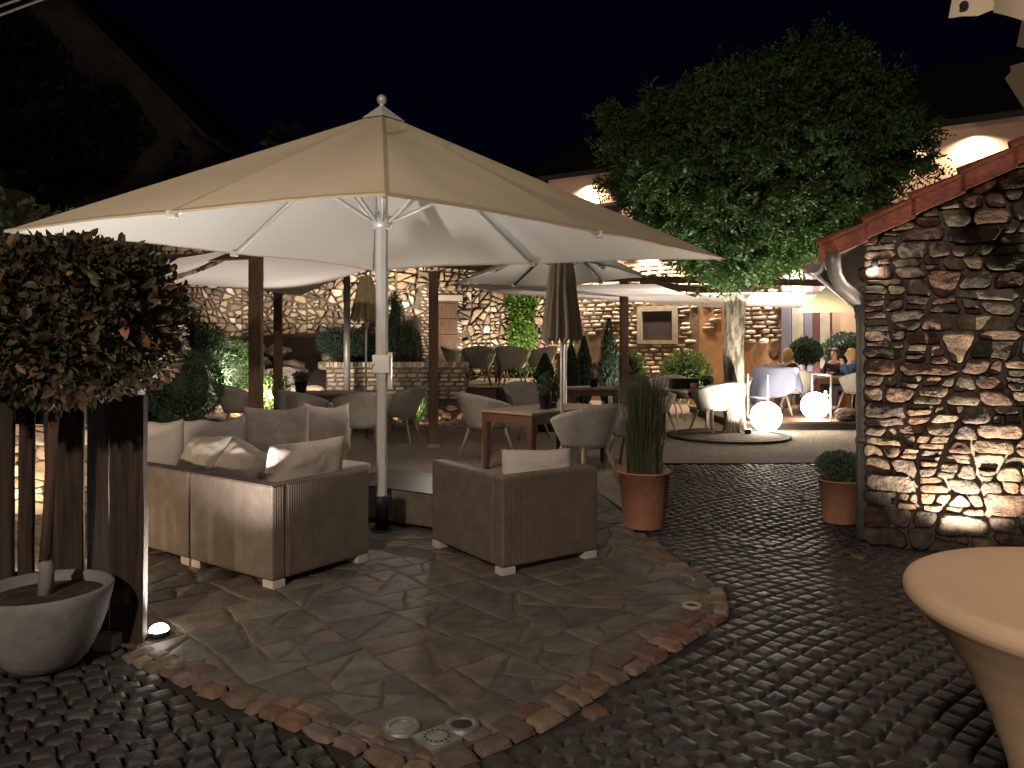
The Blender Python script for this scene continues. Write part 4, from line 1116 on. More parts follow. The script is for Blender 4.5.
# coat over chair
def coat():
    N, Mv = 22, 12; vs = []
    for j in range(Mv+1):
        for i in range(N+1):
            f = i/N; v = j/Mv; ph = R(-95)+R(190)*f
            z = .97-(.62+.14*math.sin(f*5+1)+.05*math.sin(f*14))*v; r = .435+.045*math.sin(f*19+v*2.5+math.sin(f*7))*min(1, v*1.6)+.02*v
            vs.append((math.sin(ph)*r, -math.cos(ph)*(r-.03)-.05*(1-v)-.01, z))
    mb = MB(); w = N+1
    mb.add(vs, [(j*w+i, j*w+i+1, (j+1)*w+i+1, (j+1)*w+i) for j in range(Mv) for i in range(N)], smooth=True)
    o = mb.build('coat', 'coat'); m = o.modifiers.new('s', 'SOLIDIFY'); m.thickness = .015
    o.location = G(776, 15.9, .15); o.rotation_euler.z = R(-14)
    tag(o, 'blue grey coat draped over the back of a deck chair', 'coat')
coat()

# ------------------------------------------------------------ tables
def dtable(c, l, w_, h, rz, label, top='tabletop', fr='tablewood', name='dining_table'):
    t = thing(name, c, rz, label, 'table')
    mb = MB(); mb.box((-l/2, -w_/2, h-.035), (l/2, w_/2, h), bev=.006); mb.build('tabletop', top, t)
    mb = MB()
    for a, b in (((-l/2+.05, -w_/2+.03, h-.15), (l/2-.05, -w_/2+.055, h-.037)), ((-l/2+.05, w_/2-.055, h-.15), (l/2-.05, w_/2-.03, h-.037)),
                 ((-l/2+.03, -w_/2+.057, h-.15), (-l/2+.05, w_/2-.057, h-.037)), ((l/2-.05, -w_/2+.057, h-.15), (l/2-.03, w_/2-.057, h-.037))): mb.box(a, b)
    mb.build('apron', fr, t)
    for sx in (-1, 1):
        for sy in (-1, 1):
            x, y = sx*(l/2-.07), sy*(w_/2-.07); mb = MB()
            vs = [(x+a*r, y+b*r, z) for r, z in ((.042, h-.036), (.042, h-.2), (.026, .0)) for a, b in ((-1, -1), (1, -1), (1, 1), (-1, 1))]
            mb.add(vs, [(k*4+i, k*4+(i+1) % 4, k*4+4+(i+1) % 4, k*4+4+i) for k in (0, 1) for i in range(4)]+[(8, 9, 10, 11), (3, 2, 1, 0)]); mb.build('leg', fr, t)
    return t
tc = Vector((.24, 9.3))+Vector((-.735, .678))*.45+Vector((.678, .735))*.8
dtable((tc.x, tc.y, 0), 1.6, .9, .76, math.atan2(.735, .678), 'long red brown wooden dining table with a black plant pot on it')
dtable(G(334, 13.4), 1.35, .9, .76, R(4), 'dark dining table behind the sofa with a small potted plant', 'tabletop', 'wood')
dtable(G(592, 14.9), .95, .8, .76, R(3), 'small square table standing behind the long wooden table', 'tabletop', 'wood')
dtable(G(686, 14.3), 1.35, .9, .76, R(12), 'wooden table left of the tree trunk carrying a dark trough', 'tabletop', 'tablewood')
dtable(G(527, 19.3, .605), 1.6, .8, .75, R(8), 'wide dining table standing on the raised terrace', 'tabletop', 'wood')
dtable(G(818, 16.9, .15), 1.0, 1.3, .75, R(14), 'dark dining table on the deck between the seated guests', 'tabletop', 'tablewood')

# ------------------------------------------------------------ potted plants on tables
def pot_plant(c, r, h, label, kind='bush', pr=.1, ph=.16, m='black', pal=((.05, .10, .04),), cat='potted plant', n=700, L=.05, W=.02, name='potted_plant', trunk=0):
    t = thing(name, c, 0, label, cat)
    MB().lathe([(.001, 0), (pr*.72, 0), (pr*.76, .01), (pr, ph), (pr*1.04, ph), (pr*1.04, ph-.012), (pr*.9, ph-.015), (pr*.86, ph-.03), (.001, ph-.03)], 24).build('pot', m, t)
    f = MB()
    if kind == 'grass':
        for _ in range(n):
            a = rnd.uniform(0, 6.28); q = rnd.uniform(0, pr*.75)*rnd.random()**.3; lean = rnd.uniform(.0, 1)**1.7*r*1.9; hh = h*(1.05-.65*rnd.random()**1.6)
            p0 = Vector((math.cos(a)*q, math.sin(a)*q, ph-.03)); dr = Vector((math.cos(a+rnd.uniform(-.6, .6)), math.sin(a+rnd.uniform(-.6, .6)), 0)); sd = Vector((-dr.y, dr.x, 0))*.004
            if rnd.random() < .5: sd = Vector((.004, 0, 0))
            pts_ = [p0+Vector((0, 0, hh*k))+dr*lean*k**2.2 for k in (0, .4, .75, 1)]
            vs = []
            for k, q2 in enumerate(pts_): vs += [q2-sd*(1-k*.3), q2+sd*(1-k*.3)]
            f.add(vs, [(0, 1, 3, 2), (2, 3, 5, 4), (4, 5, 7, 6)], vary(rnd.choice(pal), .4))
        f.build('blades', 'leaf', t)
    else:
        cz = ph+trunk+h/2-.02
        foliage(f, (0, 0, cz), (r, r, h/2), n, L, W, pal, .5)
        f.build('foliage', 'needle' if kind == 'needle' else 'leaf', t)
        MB().tube([(0, 0, ph-.03), (.005, 0, cz)], [max(.008, pr*.09), .006], 8).build('stem', 'bark', t)
        if kind != 'open':
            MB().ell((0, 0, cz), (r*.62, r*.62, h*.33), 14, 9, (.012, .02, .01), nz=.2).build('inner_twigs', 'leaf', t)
    return t
dg = ((.04, .075, .035), (.055, .10, .04), (.03, .06, .035))
pot_plant(GP(545, 410)*0+G(545, 10.0, .762), .07, .26, 'upright herb in a tapered black pot on the long wooden table', 'open', .085, .18, pal=dg, n=260, L=.07, W=.022)
pot_plant(G(301, 13.2, .762), .13, .16, 'small leafy plant in a black pot on the table behind the sofa', 'bush', .11, .2, pal=dg, n=400)
pot_plant(G(594, 14.8, .762), .12, .28, 'fine dark plant in a pot on the small square table', 'open', .09, .16, pal=((.05, .07, .05),), n=300, L=.09, W=.015)
pot_plant(G(707, 13.9, .762), .10, .14, 'tiny dark pot plant beside the trough on the table by the tree', 'bush', .07, .12, pal=dg, n=250)
tr = thing('trough_planter', G(684, 14.35, .762), R(12), 'long dark trough planter on the table left of the tree trunk', 'planter')
MB().box((-.26, -.09, 0), (.26, .09, .19), bev=.01).build('trough', 'darkmetal', tr)
o = MB().tube([G(678, 14.2, 1.55), G(698, 14.3, 1.03)], .012, 6).build('watering_rod', 'black'); tag(o, 'thin dark rod leaning out of the trough planter', 'rod')
for k, (px, lab) in enumerate(((694, 'left terracotta candle pot in front of the trough planter'), (716, 'right terracotta candle pot near the tree trunk'))):
    o = MB().lathe([(.001, 0), (.055, 0), (.07, .12), (.062, .12), (.05, .02), (.001, .02)], 16, G(px, 13.95, .762)).build('candle_pot', 'terra'); tag(o, lab, 'candle pot', 'candle pots on the table by the tree')
# items on long table
o = MB().box((-.045, -.045, 0), (.045, .045, .07), bev=.008).build('menu_block', 'wood'); o.location = G(553, 10.15, .762); tag(o, 'small wooden block beside the black pot on the long table', 'block')

# ------------------------------------------------------------ big pots
gp1 = pot_plant(G(644, 6.80), .10, .84, 'tall green ornamental grass in a terracotta pot at the patio edge', 'grass', .225, .49, 'terra', ((.05, .08, .03), (.035, .06, .022), (.085, .085, .04), (.14, .11, .065)), n=1500, name='grass_pot')
gp2 = pot_plant(G(840, 6.98), .205, .26, 'round grey green shrub in a terracotta pot beside the downpipe', 'needle', .185, .385, 'terra', ((.10, .15, .095), (.14, .19, .13), (.07, .11, .07)), n=5200, L=.028, W=.011, name='shrub_pot')
for gpx, r, h in ((gp1, .2, .46), (gp2, .16, .36)): MB().lathe([(r, h-.02), (r*.6, h-.005), (.001, h)], 20).build('potting_soil', 'soil', gpx)

# planter with clipped tree at left
pl = thing('clipped_tree_in_planter', G(45, 3.87), 0, 'clipped brownish leafy tree in a big grey bowl planter at the left edge', 'potted tree')
MB().lathe([(.001, 0), (.13, 0), (.16, .015), (.20, .06), (.245, .15), (.277, .24), (.298, .33), (.310, .385), (.305, .393), (.285, .393), (.278, .38), (.268, .34), (.001, .335)], 64).build('planter', 'concrete', pl)
MB().lathe([(.272, .342), (.2, .352), (.001, .358)], 32).build('soil', 'soil', pl)
MB().tube([(0, 0, .34), (.01, 0, .48), (-.005, .0, .52)], [.036, .034, .033], 12).build('trunk_guard', 'concrete', pl)
MB().tube([(.0, 0, .48), (.02, 0, .8), (.03, .01, 1.1), (.06, 0, 1.4), (.1, 0, 1.75)], [.026, .024, .023, .02, .012], 12, wob=.3).build('trunk', 'wood', pl)
mb = MB()
for k in range(16):
    a = rnd.uniform(0, 6.28); b = rnd.uniform(1.3, 1.75); q = Vector((math.cos(a)*rnd.uniform(.25, .55)+.08, math.sin(a)*rnd.uniform(.2, .5), b+rnd.uniform(.05, .35)))
    mb.tube([(.05, 0, b-.15), Vector((.06, 0, b-.1)).lerp(q, .5)+rv()*.04, q], [.012, .008, .003], 6)
mb.build('branches', 'wood', pl)
f = MB(); cpl = [(.085, .055, .03), (.068, .064, .028), (.05, .055, .024), (.09, .056, .03), (.056, .04, .024)]
foliage(f, (.09, 0, 1.715), (.57, .57, .44), 9000, .062, .034, cpl, .45, box=.45, updir=-.15, full=True, var=.4)
foliage(f, (.09, 0, 1.715), (.56, .55, .42), 160, .07, .04, [(.30, .13, .06), (.24, .16, .07)], .92, box=.45, updir=-.6, full=True)
f.build('foliage', 'leaf', pl)

# ------------------------------------------------------------ fence at left
fe = thing('timber_fence', G(130, 4.2), 0, 'upright weathered timber boards ending in a thick square post at left', 'fence')
fx = lambda px: (px-130)/F*4.2
def board(a, b, y, h, name='board', th=.03, tilt=0):
    mb = MB(); N = 14; x0, x1 = fx(a), fx(b); vs = []
    for k in range(N+1):
        z = h*k/N; e0 = .007*noise.noise(Vector((a, z*3, 0))); e1 = .007*noise.noise(Vector((b, z*3, 5))); s = tilt*z
        vs += [(x0+e0+s, y, z), (x1+e1+s, y, z), (x1+e1+s, y+th, z), (x0+e0+s, y+th, z)]
    mb.add(vs, [(k*4+i, k*4+(i+1) % 4, k*4+4+(i+1) % 4, k*4+4+i) for k in range(N) for i in range(4)]+[(3, 2, 1, 0), (N*4, N*4+1, N*4+2, N*4+3)])
    return mb.build(name, 'oldwood', fe)
board(114, 147.5, -.05, 1.42, 'corner_post', .05)
for (a, b, y, h, tl) in ((85, 107, .02, 1.40, 0), (52, 78, .03, 1.38, .004), (36, 50, .08, 1.38, -.003), (14, 28, .03, 1.36, .004), (-14, 8, .03, 1.40, 0), (-45, -18, .03, 1.4, 0)): board(a, b, y, h, tilt=tl)
MB().box((fx(-50), .115, 1.15), (fx(114), .14, 1.24)).build('rail', 'oldwood', fe); MB().box((fx(-50), .115, .25), (fx(114), .14, .33)).build('rail', 'oldwood', fe)
o = MB().box((-.04, -.03, 0), (.04, .03, .085), bev=.006).build('outlet_box', 'tablewood'); o.location = P(121, 604, 4.12); tag(o, 'small wooden block fixed low on the fence corner post', 'block')
o = MB().box((-.055, -.06, 0), (.055, .05, .075), bev=.012).build('stone_block', 'concrete_slab'); o.location = GP(108, 648); o.location.z = 0; tag(o, 'small pale stone block at the foot of the fence behind the planter', 'block')
lg = thing('ground_spotlight', (G(159, 4.25).x, 4.25, 0), 0, 'round lit ground spotlight at the foot of the fence corner post', 'ground light', 'ground spotlights')
MB().lathe([(.001, .0), (.055, .0), (.06, .03), (.052, .036)], 24).build('housing', 'darkmetal', lg)
MB().lathe([(.05, .034), (.046, .05), (.03, .063), (.001, .068)], 24).build('lens', 'lens', lg)

lw2 = thing('low_stone_wall', (-5.4, 7.3, 0), 0, 'low lit rubble wall seen only through the gaps of the timber fence', 'wall')
mb = MB(); mb.box((0, 0, -.1), (1.5, .3, 1.12)); mb.build('wall_core', 'mortar', lw2)
mb = MB(); rubble(mb, 0, 1.5, 0, 1.12, lambda s, t, h: (s, -h-.005, t), .04, fp); mb.build('stonework', 'farstone', lw2)
# ------------------------------------------------------------ tree
tb = G(735, 13.9); tree = thing('robinia_tree', tb, 0, 'dense round crowned tree lit from below in the middle of the yard', 'tree')
mb = MB(); n0 = []
pts_ = []
for k in range(26):
    z = -.05+k*.118; pts_.append((-.02*math.sin(z*1.5), 0, z))
seg = 28
vs = []
for i, p in enumerate(pts_):
    r = (.235 if i == 0 else .205 if i == 1 else .185)-.0015*i+(.006*(i-14) if i > 14 else 0)
    for k in range(seg):
        a = 2*math.pi*k/seg; fur = noise.noise(Vector((math.cos(a)*4.5, math.sin(a)*4.5, p[2]*1.3)))
        rr = r*(1+.16*fur+.06*noise.noise(Vector((math.cos(a)*11, math.sin(a)*11, p[2]*4))))
        vs.append((p[0]+math.cos(a)*rr, p[1]+math.sin(a)*rr, p[2]))
mb.add(vs, [(i*seg+k, i*seg+(k+1) % seg, (i+1)*seg+(k+1) % seg, (i+1)*seg+k) for i in range(len(pts_)-1) for k in range(seg)], smooth=True)
mb.build('trunk', 'bark', tree)
mb = MB(); cc = Vector((.28, -.4, 4.5)); cr = Vector((2.62, 2.6, 1.88)); rnd2 = random.Random(5)
for k in range(11):
    a = k*2*math.pi/11+rnd2.uniform(-.3, .3); e = rnd2.uniform(.35, 1.2)
    st = Vector((math.cos(a)*.08, math.sin(a)*.08, 2.35)); en = cc+Vector((math.cos(a)*cr.x*math.cos(e)*.85, math.sin(a)*cr.y*math.cos(e)*.85, cr.z*math.sin(e)*.7-.4))
    mid = st.lerp(en, .4)+Vector((math.cos(a)*.25, math.sin(a)*.25, .25)); mid2 = st.lerp(en, .7)+Vector((0, 0, .15))
    mb.tube([st, st.lerp(mid, .5)+Vector((0, 0, .05)), mid, mid2, en], [.11, .085, .065, .04, .012], 8, wob=.3)
    for s in range(5):
        b = mid.lerp(en, rnd2.uniform(0, .9)); q = b+Vector((rnd2.uniform(-1, 1), rnd2.uniform(-1, 1), rnd2.uniform(-.3, .7)))*.9
        mb.tube([b, b.lerp(q, .5)+Vector((0, 0, .05)), q], [.03, .018, .006], 5)
mb.build('limb', 'bark', tree)
f = MB(); lp_ = [(.075, .15, .035), (.06, .13, .03), (.095, .17, .045), (.05, .10, .028)]
cl = []
for _ in range(1150):
    q = rv()
    if q.z < -.15 and rnd.random() < .15: continue
    k = rnd.uniform(.62, 1.0)**.7*(1+.24*noise.noise(q*1.9+Vector((3, 1, 0)))+.13*noise.noise(q*4.5))
    z = q.z*cr.z
    # flatter, cone like underside that narrows to the trunk
    sx = 1.0
    if q.z < 0: sx = (1+q.z*.62)
    p = Vector((q.x*cr.x*sx, q.y*cr.y*sx, z))*k
    if p.z < -.2: p.x -= .35*(-p.z/2)
    if p.z < -1.75: continue
    cl.append((cc+p, rnd.uniform(.7, 1.35)))
for c, s in cl:
    ax = (c-cc).normalized()
    for _ in range(16):
        b = c+rv()*rnd.uniform(.03, .25)*s; d = (ax*.8+rv()*.9+Vector((0, 0, -.25))).normalized(); L0 = rnd.uniform(.16, .30)
        sd = d.cross(rv()).normalized(); br = vary(rnd.choice(lp_), .35)
        for m in range(5):
            p = b+d*L0*(m/5)
            for sg in (-1, 1): leaf(f, p, (sd*sg+d*.5), rv(), .085, .04, br)
f.build('crown', 'leaf', tree)
# planting circle
mb = MB(); vs = []
ro = MB().lathe([(.97, 0), (.96, .01), (.5, .02), (.001, .03)], 40); o = ro.build('planting_circle', 'soil'); o.location = G(728, 13.35, 0); tag(o, kind='structure')
o = MB().lathe([(.975, 0), (.975, .035), (1.03, .035), (1.03, 0)], 48).build('circle_kerb', 'darkroof'); o.location = G(728, 13.35, 0); tag(o, kind='structure')
tl = thing('ground_spotlight', G(748, 13.55, .03), 0, 'ground spotlight at the foot of the tree trunk', 'ground light', 'ground spotlights')
MB().lathe([(.001, .0), (.06, .0), (.06, .07), (.05, .08)], 16).build('housing', 'darkmetal', tl)
MB().lathe([(.05, .078), (.001, .082)], 16).build('lens', 'lens', tl)

# ------------------------------------------------------------ deck, globes, railings
dk = thing('wooden_deck', (4.2, 14.4, 0), 0, 'low brown wooden deck under the seated guests at the right', 'deck')
x = 0; mb = MB()
for k in range(26): mb.box((-.1, k*.145, .11), (5.2, k*.145+.138, .15), bev=.004)
mb.build('deck_boards', 'wood', dk)
mb = MB(); mb.box((-.08, .02, -.02), (5.18, 3.7, .108)); mb.build('deck_frame', 'darkroof', dk)
def globe(loc_, r, label):
    t = thing('globe_lamp', loc_, 0, label, 'globe lamp', 'glowing globe lamps')
    MB().ell((0, 0, r+.01), (r, r, r), 32, 20).build('globe', 'globe', t)
    MB().lathe([(.001, 0), (r*.4, 0), (r*.42, .03), (r*.3, .04)], 20).build('base', 'white_metal', t)
globe(G(766, 13.95, 0), .27, 'left glowing white globe lamp on the gravel beside the tree')
globe(G(815, 14.75, .15), .255, 'right glowing white globe lamp on the wooden deck')
def railing(pts, label, bars):
    t = thing('metal_railing', pts[0], 0, label, 'railing', 'thin white deck railings')
    b = Vector(pts[0])
    for p in pts: MB().tube([Vector((p.x-b.x, p.y-b.y, 0)), Vector((p.x-b.x, p.y-b.y, .86))], .019, 8).build('upright', 'white_metal', t)
    for z in bars:
        for i in range(len(pts)-1):
            MB().tube([Vector((pts[i].x-b.x, pts[i].y-b.y, z)), Vector((pts[i+1].x-b.x, pts[i+1].y-b.y, z))], .017, 8).build('bar', 'white_metal', t)
railing([G(748, 15.0, .15), G(768, 14.5, .15)], 'two thin white uprights behind the left globe lamp', [.42])
railing([G(812, 15.3, .15), G(831, 14.5, .15)], 'low white metal rail frame around the right globe lamp', [.85, .47])
railing([G(861, 14.45, .15), G(905, 14.45, .15)], 'thin white upright rail right beside the downpipe', [.85])
o = boulder(3.0, 14.3, .2, 'dark boulder lying on the deck edge under the pale chair', None, (.12, .09, .07)); o.location = G(850, 14.6, .26); o.scale = (1.5, 1, .8)
pass

# ------------------------------------------------------------ garden plants
def shrub(c, r, label, pal, n=2500, L=.06, W=.02, name='garden_shrub', inner=.5, box=0, updir=.4, core=True, cat='shrub', group=None, m='leaf', clump=0, cs=.15, trunk=None):
    t = thing(name, (c[0], c[1], c[2]), 0, label, cat, group)
    f = MB(); foliage(f, (0, 0, r[2]+(trunk or 0)), r, n, L, W, pal, inner, box=box, updir=updir, clump=clump, cs=cs); f.build('foliage', m, t)
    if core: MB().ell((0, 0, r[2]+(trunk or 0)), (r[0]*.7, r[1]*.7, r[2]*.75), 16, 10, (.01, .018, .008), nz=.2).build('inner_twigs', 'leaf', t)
    MB().tube([(0, 0, -.05), (0, 0, r[2]+(trunk or 0))], [.04, .03], 8).build('stem', 'bark', t)
    return t
dk_ = [(.03, .06, .03), (.04, .075, .032), (.05, .09, .04)]; br_ = [(.09, .17, .04), (.12, .20, .05), (.07, .13, .035)]; cn_ = [(.05, .09, .06), (.035, .065, .045), (.07, .10, .07)]
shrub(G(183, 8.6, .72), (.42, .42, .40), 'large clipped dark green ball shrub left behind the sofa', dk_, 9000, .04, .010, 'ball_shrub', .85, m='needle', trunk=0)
MB_ = MB().lathe([(.001, 0), (.22, 0), (.30, .66), (.28, .66), (.27, .6), (.001, .6)], 28).build('tall_planter', 'concrete'); MB_.location = G(183, 8.6, 0); tag(MB_, 'tall grey planter carrying the clipped ball shrub', 'planter')
gz = lambda px, d: G(px, d, zb((px-512)/F*d, d))
shrub(gz(232, 16), (.62, .5, .62), 'rounded bright green juniper bush on the rock garden slope', [(.07, .13, .035), (.05, .10, .03)], 5200, .10, .014, 'juniper_bush', .6, m='needle')
shrub(gz(196, 15), (.7, .5, .95), 'tall dark bush behind the clipped ball shrub', dk_, 4200, .10, .03, 'dark_bush')
shrub(gz(160, 17), (.8, .6, 1.1), 'big dark bush at the left end of the rock garden', dk_, 3500, .12, .04, 'dark_bush')
shrub(gz(345, 17.7), (.62, .45, .36), 'low spreading blue green juniper above the low brick wall', cn_, 5000, .11, .014, 'juniper_bush', .5, m='needle')
shrub(gz(374, 17.6), (.34, .3, .3), 'small juniper right above the brick coping beside the umbrella pole', cn_, 1800, .10, .014, 'juniper_bush', .5, m='needle')
shrub(gz(276, 15.0), (.26, .26, .45), 'small yellow green shrub between the two left timber posts', br_, 1200, .07, .03, 'yellow_shrub')
shrub(gz(395, 17.6), (.20, .20, .80), 'left slim conifer just right of the umbrella pole', dk_, 2600, .08, .016, 'columnar_conifer', .7, m='needle', group='slim conifers in the courtyard')
shrub(gz(411, 17.8), (.24, .24, .72), 'right slim conifer of the pair beside the umbrella pole', br_[2:]+dk_, 3000, .08, .018, 'columnar_conifer', .7, m='needle', group='slim conifers in the courtyard')
def conifer(px, d, r, h, z, label):
    t = thing('columnar_conifer', G(px, d, z), 0, label, 'conifer', 'slim conifers in the courtyard')
    f = MB()
    for _ in range(2600):
        v = rnd.random(); rr = r*math.sin(math.pi*min(1, (v*.93+.07))**.8)*rnd.uniform(.6, 1.05); a = rnd.uniform(0, 6.28)
        leaf(f, Vector((math.cos(a)*rr, math.sin(a)*rr, .2+v*h)), Vector((math.cos(a)*.4, math.sin(a)*.4, 1)), rv(), .09, .018, vary(rnd.choice(dk_), .4))
    f.build('foliage', 'needle', t)
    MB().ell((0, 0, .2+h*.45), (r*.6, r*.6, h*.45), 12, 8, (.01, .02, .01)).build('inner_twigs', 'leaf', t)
    MB().lathe([(.001, 0), (r*.7, 0), (r*.9, .3), (r*.8, .3), (.001, .28)], 20).build('pot', 'black', t)
conifer(545, 14.2, .27, 1.15, .0, 'broad potted conifer standing right behind the long table')
conifer(571, 16.6, .2, 1.35, .0, 'left slim conifer of the pair behind the closed parasol')
conifer(584, 16.8, .19, 1.5, .0, 'right slim conifer of the pair behind the closed parasol')
conifer(609, 15.8, .21, 1.85, .0, 'tallest slim conifer just left of the post by the window')
shrub(G(633, 17.5, 0), (.32, .3, .7), 'leafy shrub between the timber post and the small window', br_, 1400, .10, .05, 'leafy_shrub')
shrub(G(686, 17.6, .3), (.55, .5, .56), 'bright yellow green bush under the small window', [(.16, .24, .06), (.20, .28, .08), (.12, .20, .05)], 3000, .11, .035, 'bright_bush', .6)
# climber
cl_ = MB()
a0, a1 = rs(538), rs(503)
for _ in range(3800):
    s = rnd.uniform(a1, a0) if a1 < a0 else rnd.uniform(a0, a1); z = rnd.uniform(.7, 3.0)
    if abs(s-(a0+a1)/2) > abs(a1-a0)/2*(.6+.4*noise.noise(Vector((0, z*1.5, 3)))+.25*(z/3)): continue
    q = fr_(s, z, rnd.uniform(.06, .35)); leaf(cl_, Vector(q)+RA, Vector((rnd.uniform(-.5, .5), -.5, rnd.uniform(-1, .1))), rv(), .13, .10, vary(rnd.choice([(.10, .20, .03), (.07, .15, .03), (.14, .24, .05)]), .35))
t = cl_.build('climbing_plant', 'leaf'); tag(t, 'bright green climber growing up the rubble wall beside the brick building', 'climber')
# spiky tuft in bed
t = pot_plant(G(412, 14.7, .03), .3, .62, 'green strappy leaved tuft in the bed below the low brick wall', 'grass', .2, .04, 'soil', ((.10, .17, .05), (.07, .12, .04)), n=260, name='strappy_plant', cat='plant')
t.scale = (1.3, 1.3, 1)
# topiaries on deck
def topiary(px, d, r, zc, label):
    t = thing('potted_topiary', G(px, d, .15), 0, label, 'potted tree')
    f = MB(); foliage(f, (0, 0, zc), (r, r, r*.85), 2600, .085, .03, cn_+dk_, .6); f.build('foliage', 'leaf', t)
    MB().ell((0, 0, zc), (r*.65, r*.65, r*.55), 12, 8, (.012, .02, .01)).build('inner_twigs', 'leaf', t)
    MB().tube([(0, 0, .3), (0, 0, zc)], .022, 8).build('stem', 'bark', t)
    MB().lathe([(.001, 0), (.15, 0), (.2, .36), (.18, .36), (.001, .33)], 20).build('pot', 'terra', t)
topiary(806, 17.2, .33, 1.27, 'left round topiary behind the guests, against the bright door')
topiary(845, 17.4, .46, 1.28, 'right wide topiary behind the guests beside the downpipe')
# dark background tree masses beyond the walls
def bgtree(x, y, z, r, label):
    t = thing('background_tree', (x, y, 0), 0, label, 'tree', 'dark trees beyond the courtyard walls')
    f = MB(); foliage(f, (0, 0, z), r, 3500, .35, .22, [(.03, .045, .02), (.022, .035, .016)], .5, clump=60, cs=1.1); f.build('crown', 'leaf', t)
    MB().tube([(0, 0, 0), (0, 0, z)], [.25, .1], 8).build('trunk', 'bark', t)
bgtree(-6.5, 27, 6.0, (2.6, 2.2, 2.6), 'dark tree beyond the wall right of the ivy gable')
bgtree(-1.6, 31, 6.3, (3.4, 2.4, 2.2), 'dark low tree beyond the wall behind the umbrella top')
bgtree(1.5, 34, 5.8, (3.0, 2.4, 2.6), 'dark tree beyond the wall left of the lit upper storey')
hd = MB()
for _ in range(2600):
    x = rnd.uniform(-6.6, -3.0); y = rnd.uniform(8.3, 9.0); z = rnd.uniform(1.8, 3.15+.25*noise.noise(Vector((x*1.5, 0, 0))))
    if x > -4.9: continue
    leaf(hd, Vector((x, y, z)), rv()+Vector((0, 0, .2)), rv(), .10, .06, vary((.045, .07, .025), .4))
t = hd.build('hedge', 'leaf'); tag(t, 'dark leafy hedge top behind the clipped tree at the far left', 'hedge')
MB().tube([(-5.6, 8.6, 0), (-5.6, 8.6, 2.2)], .06, 8).build('hedge_stem', 'bark', t)
o = MB().box((-.4, 0, 0), (.35, .5, .9), bev=.02).build('chimney_stack', 'ivywall'); o.location = G(-8, 13.0, 3.28); 
tag(o, 'small reddish chimney block at the far left edge', 'chimney'); o.parent = None

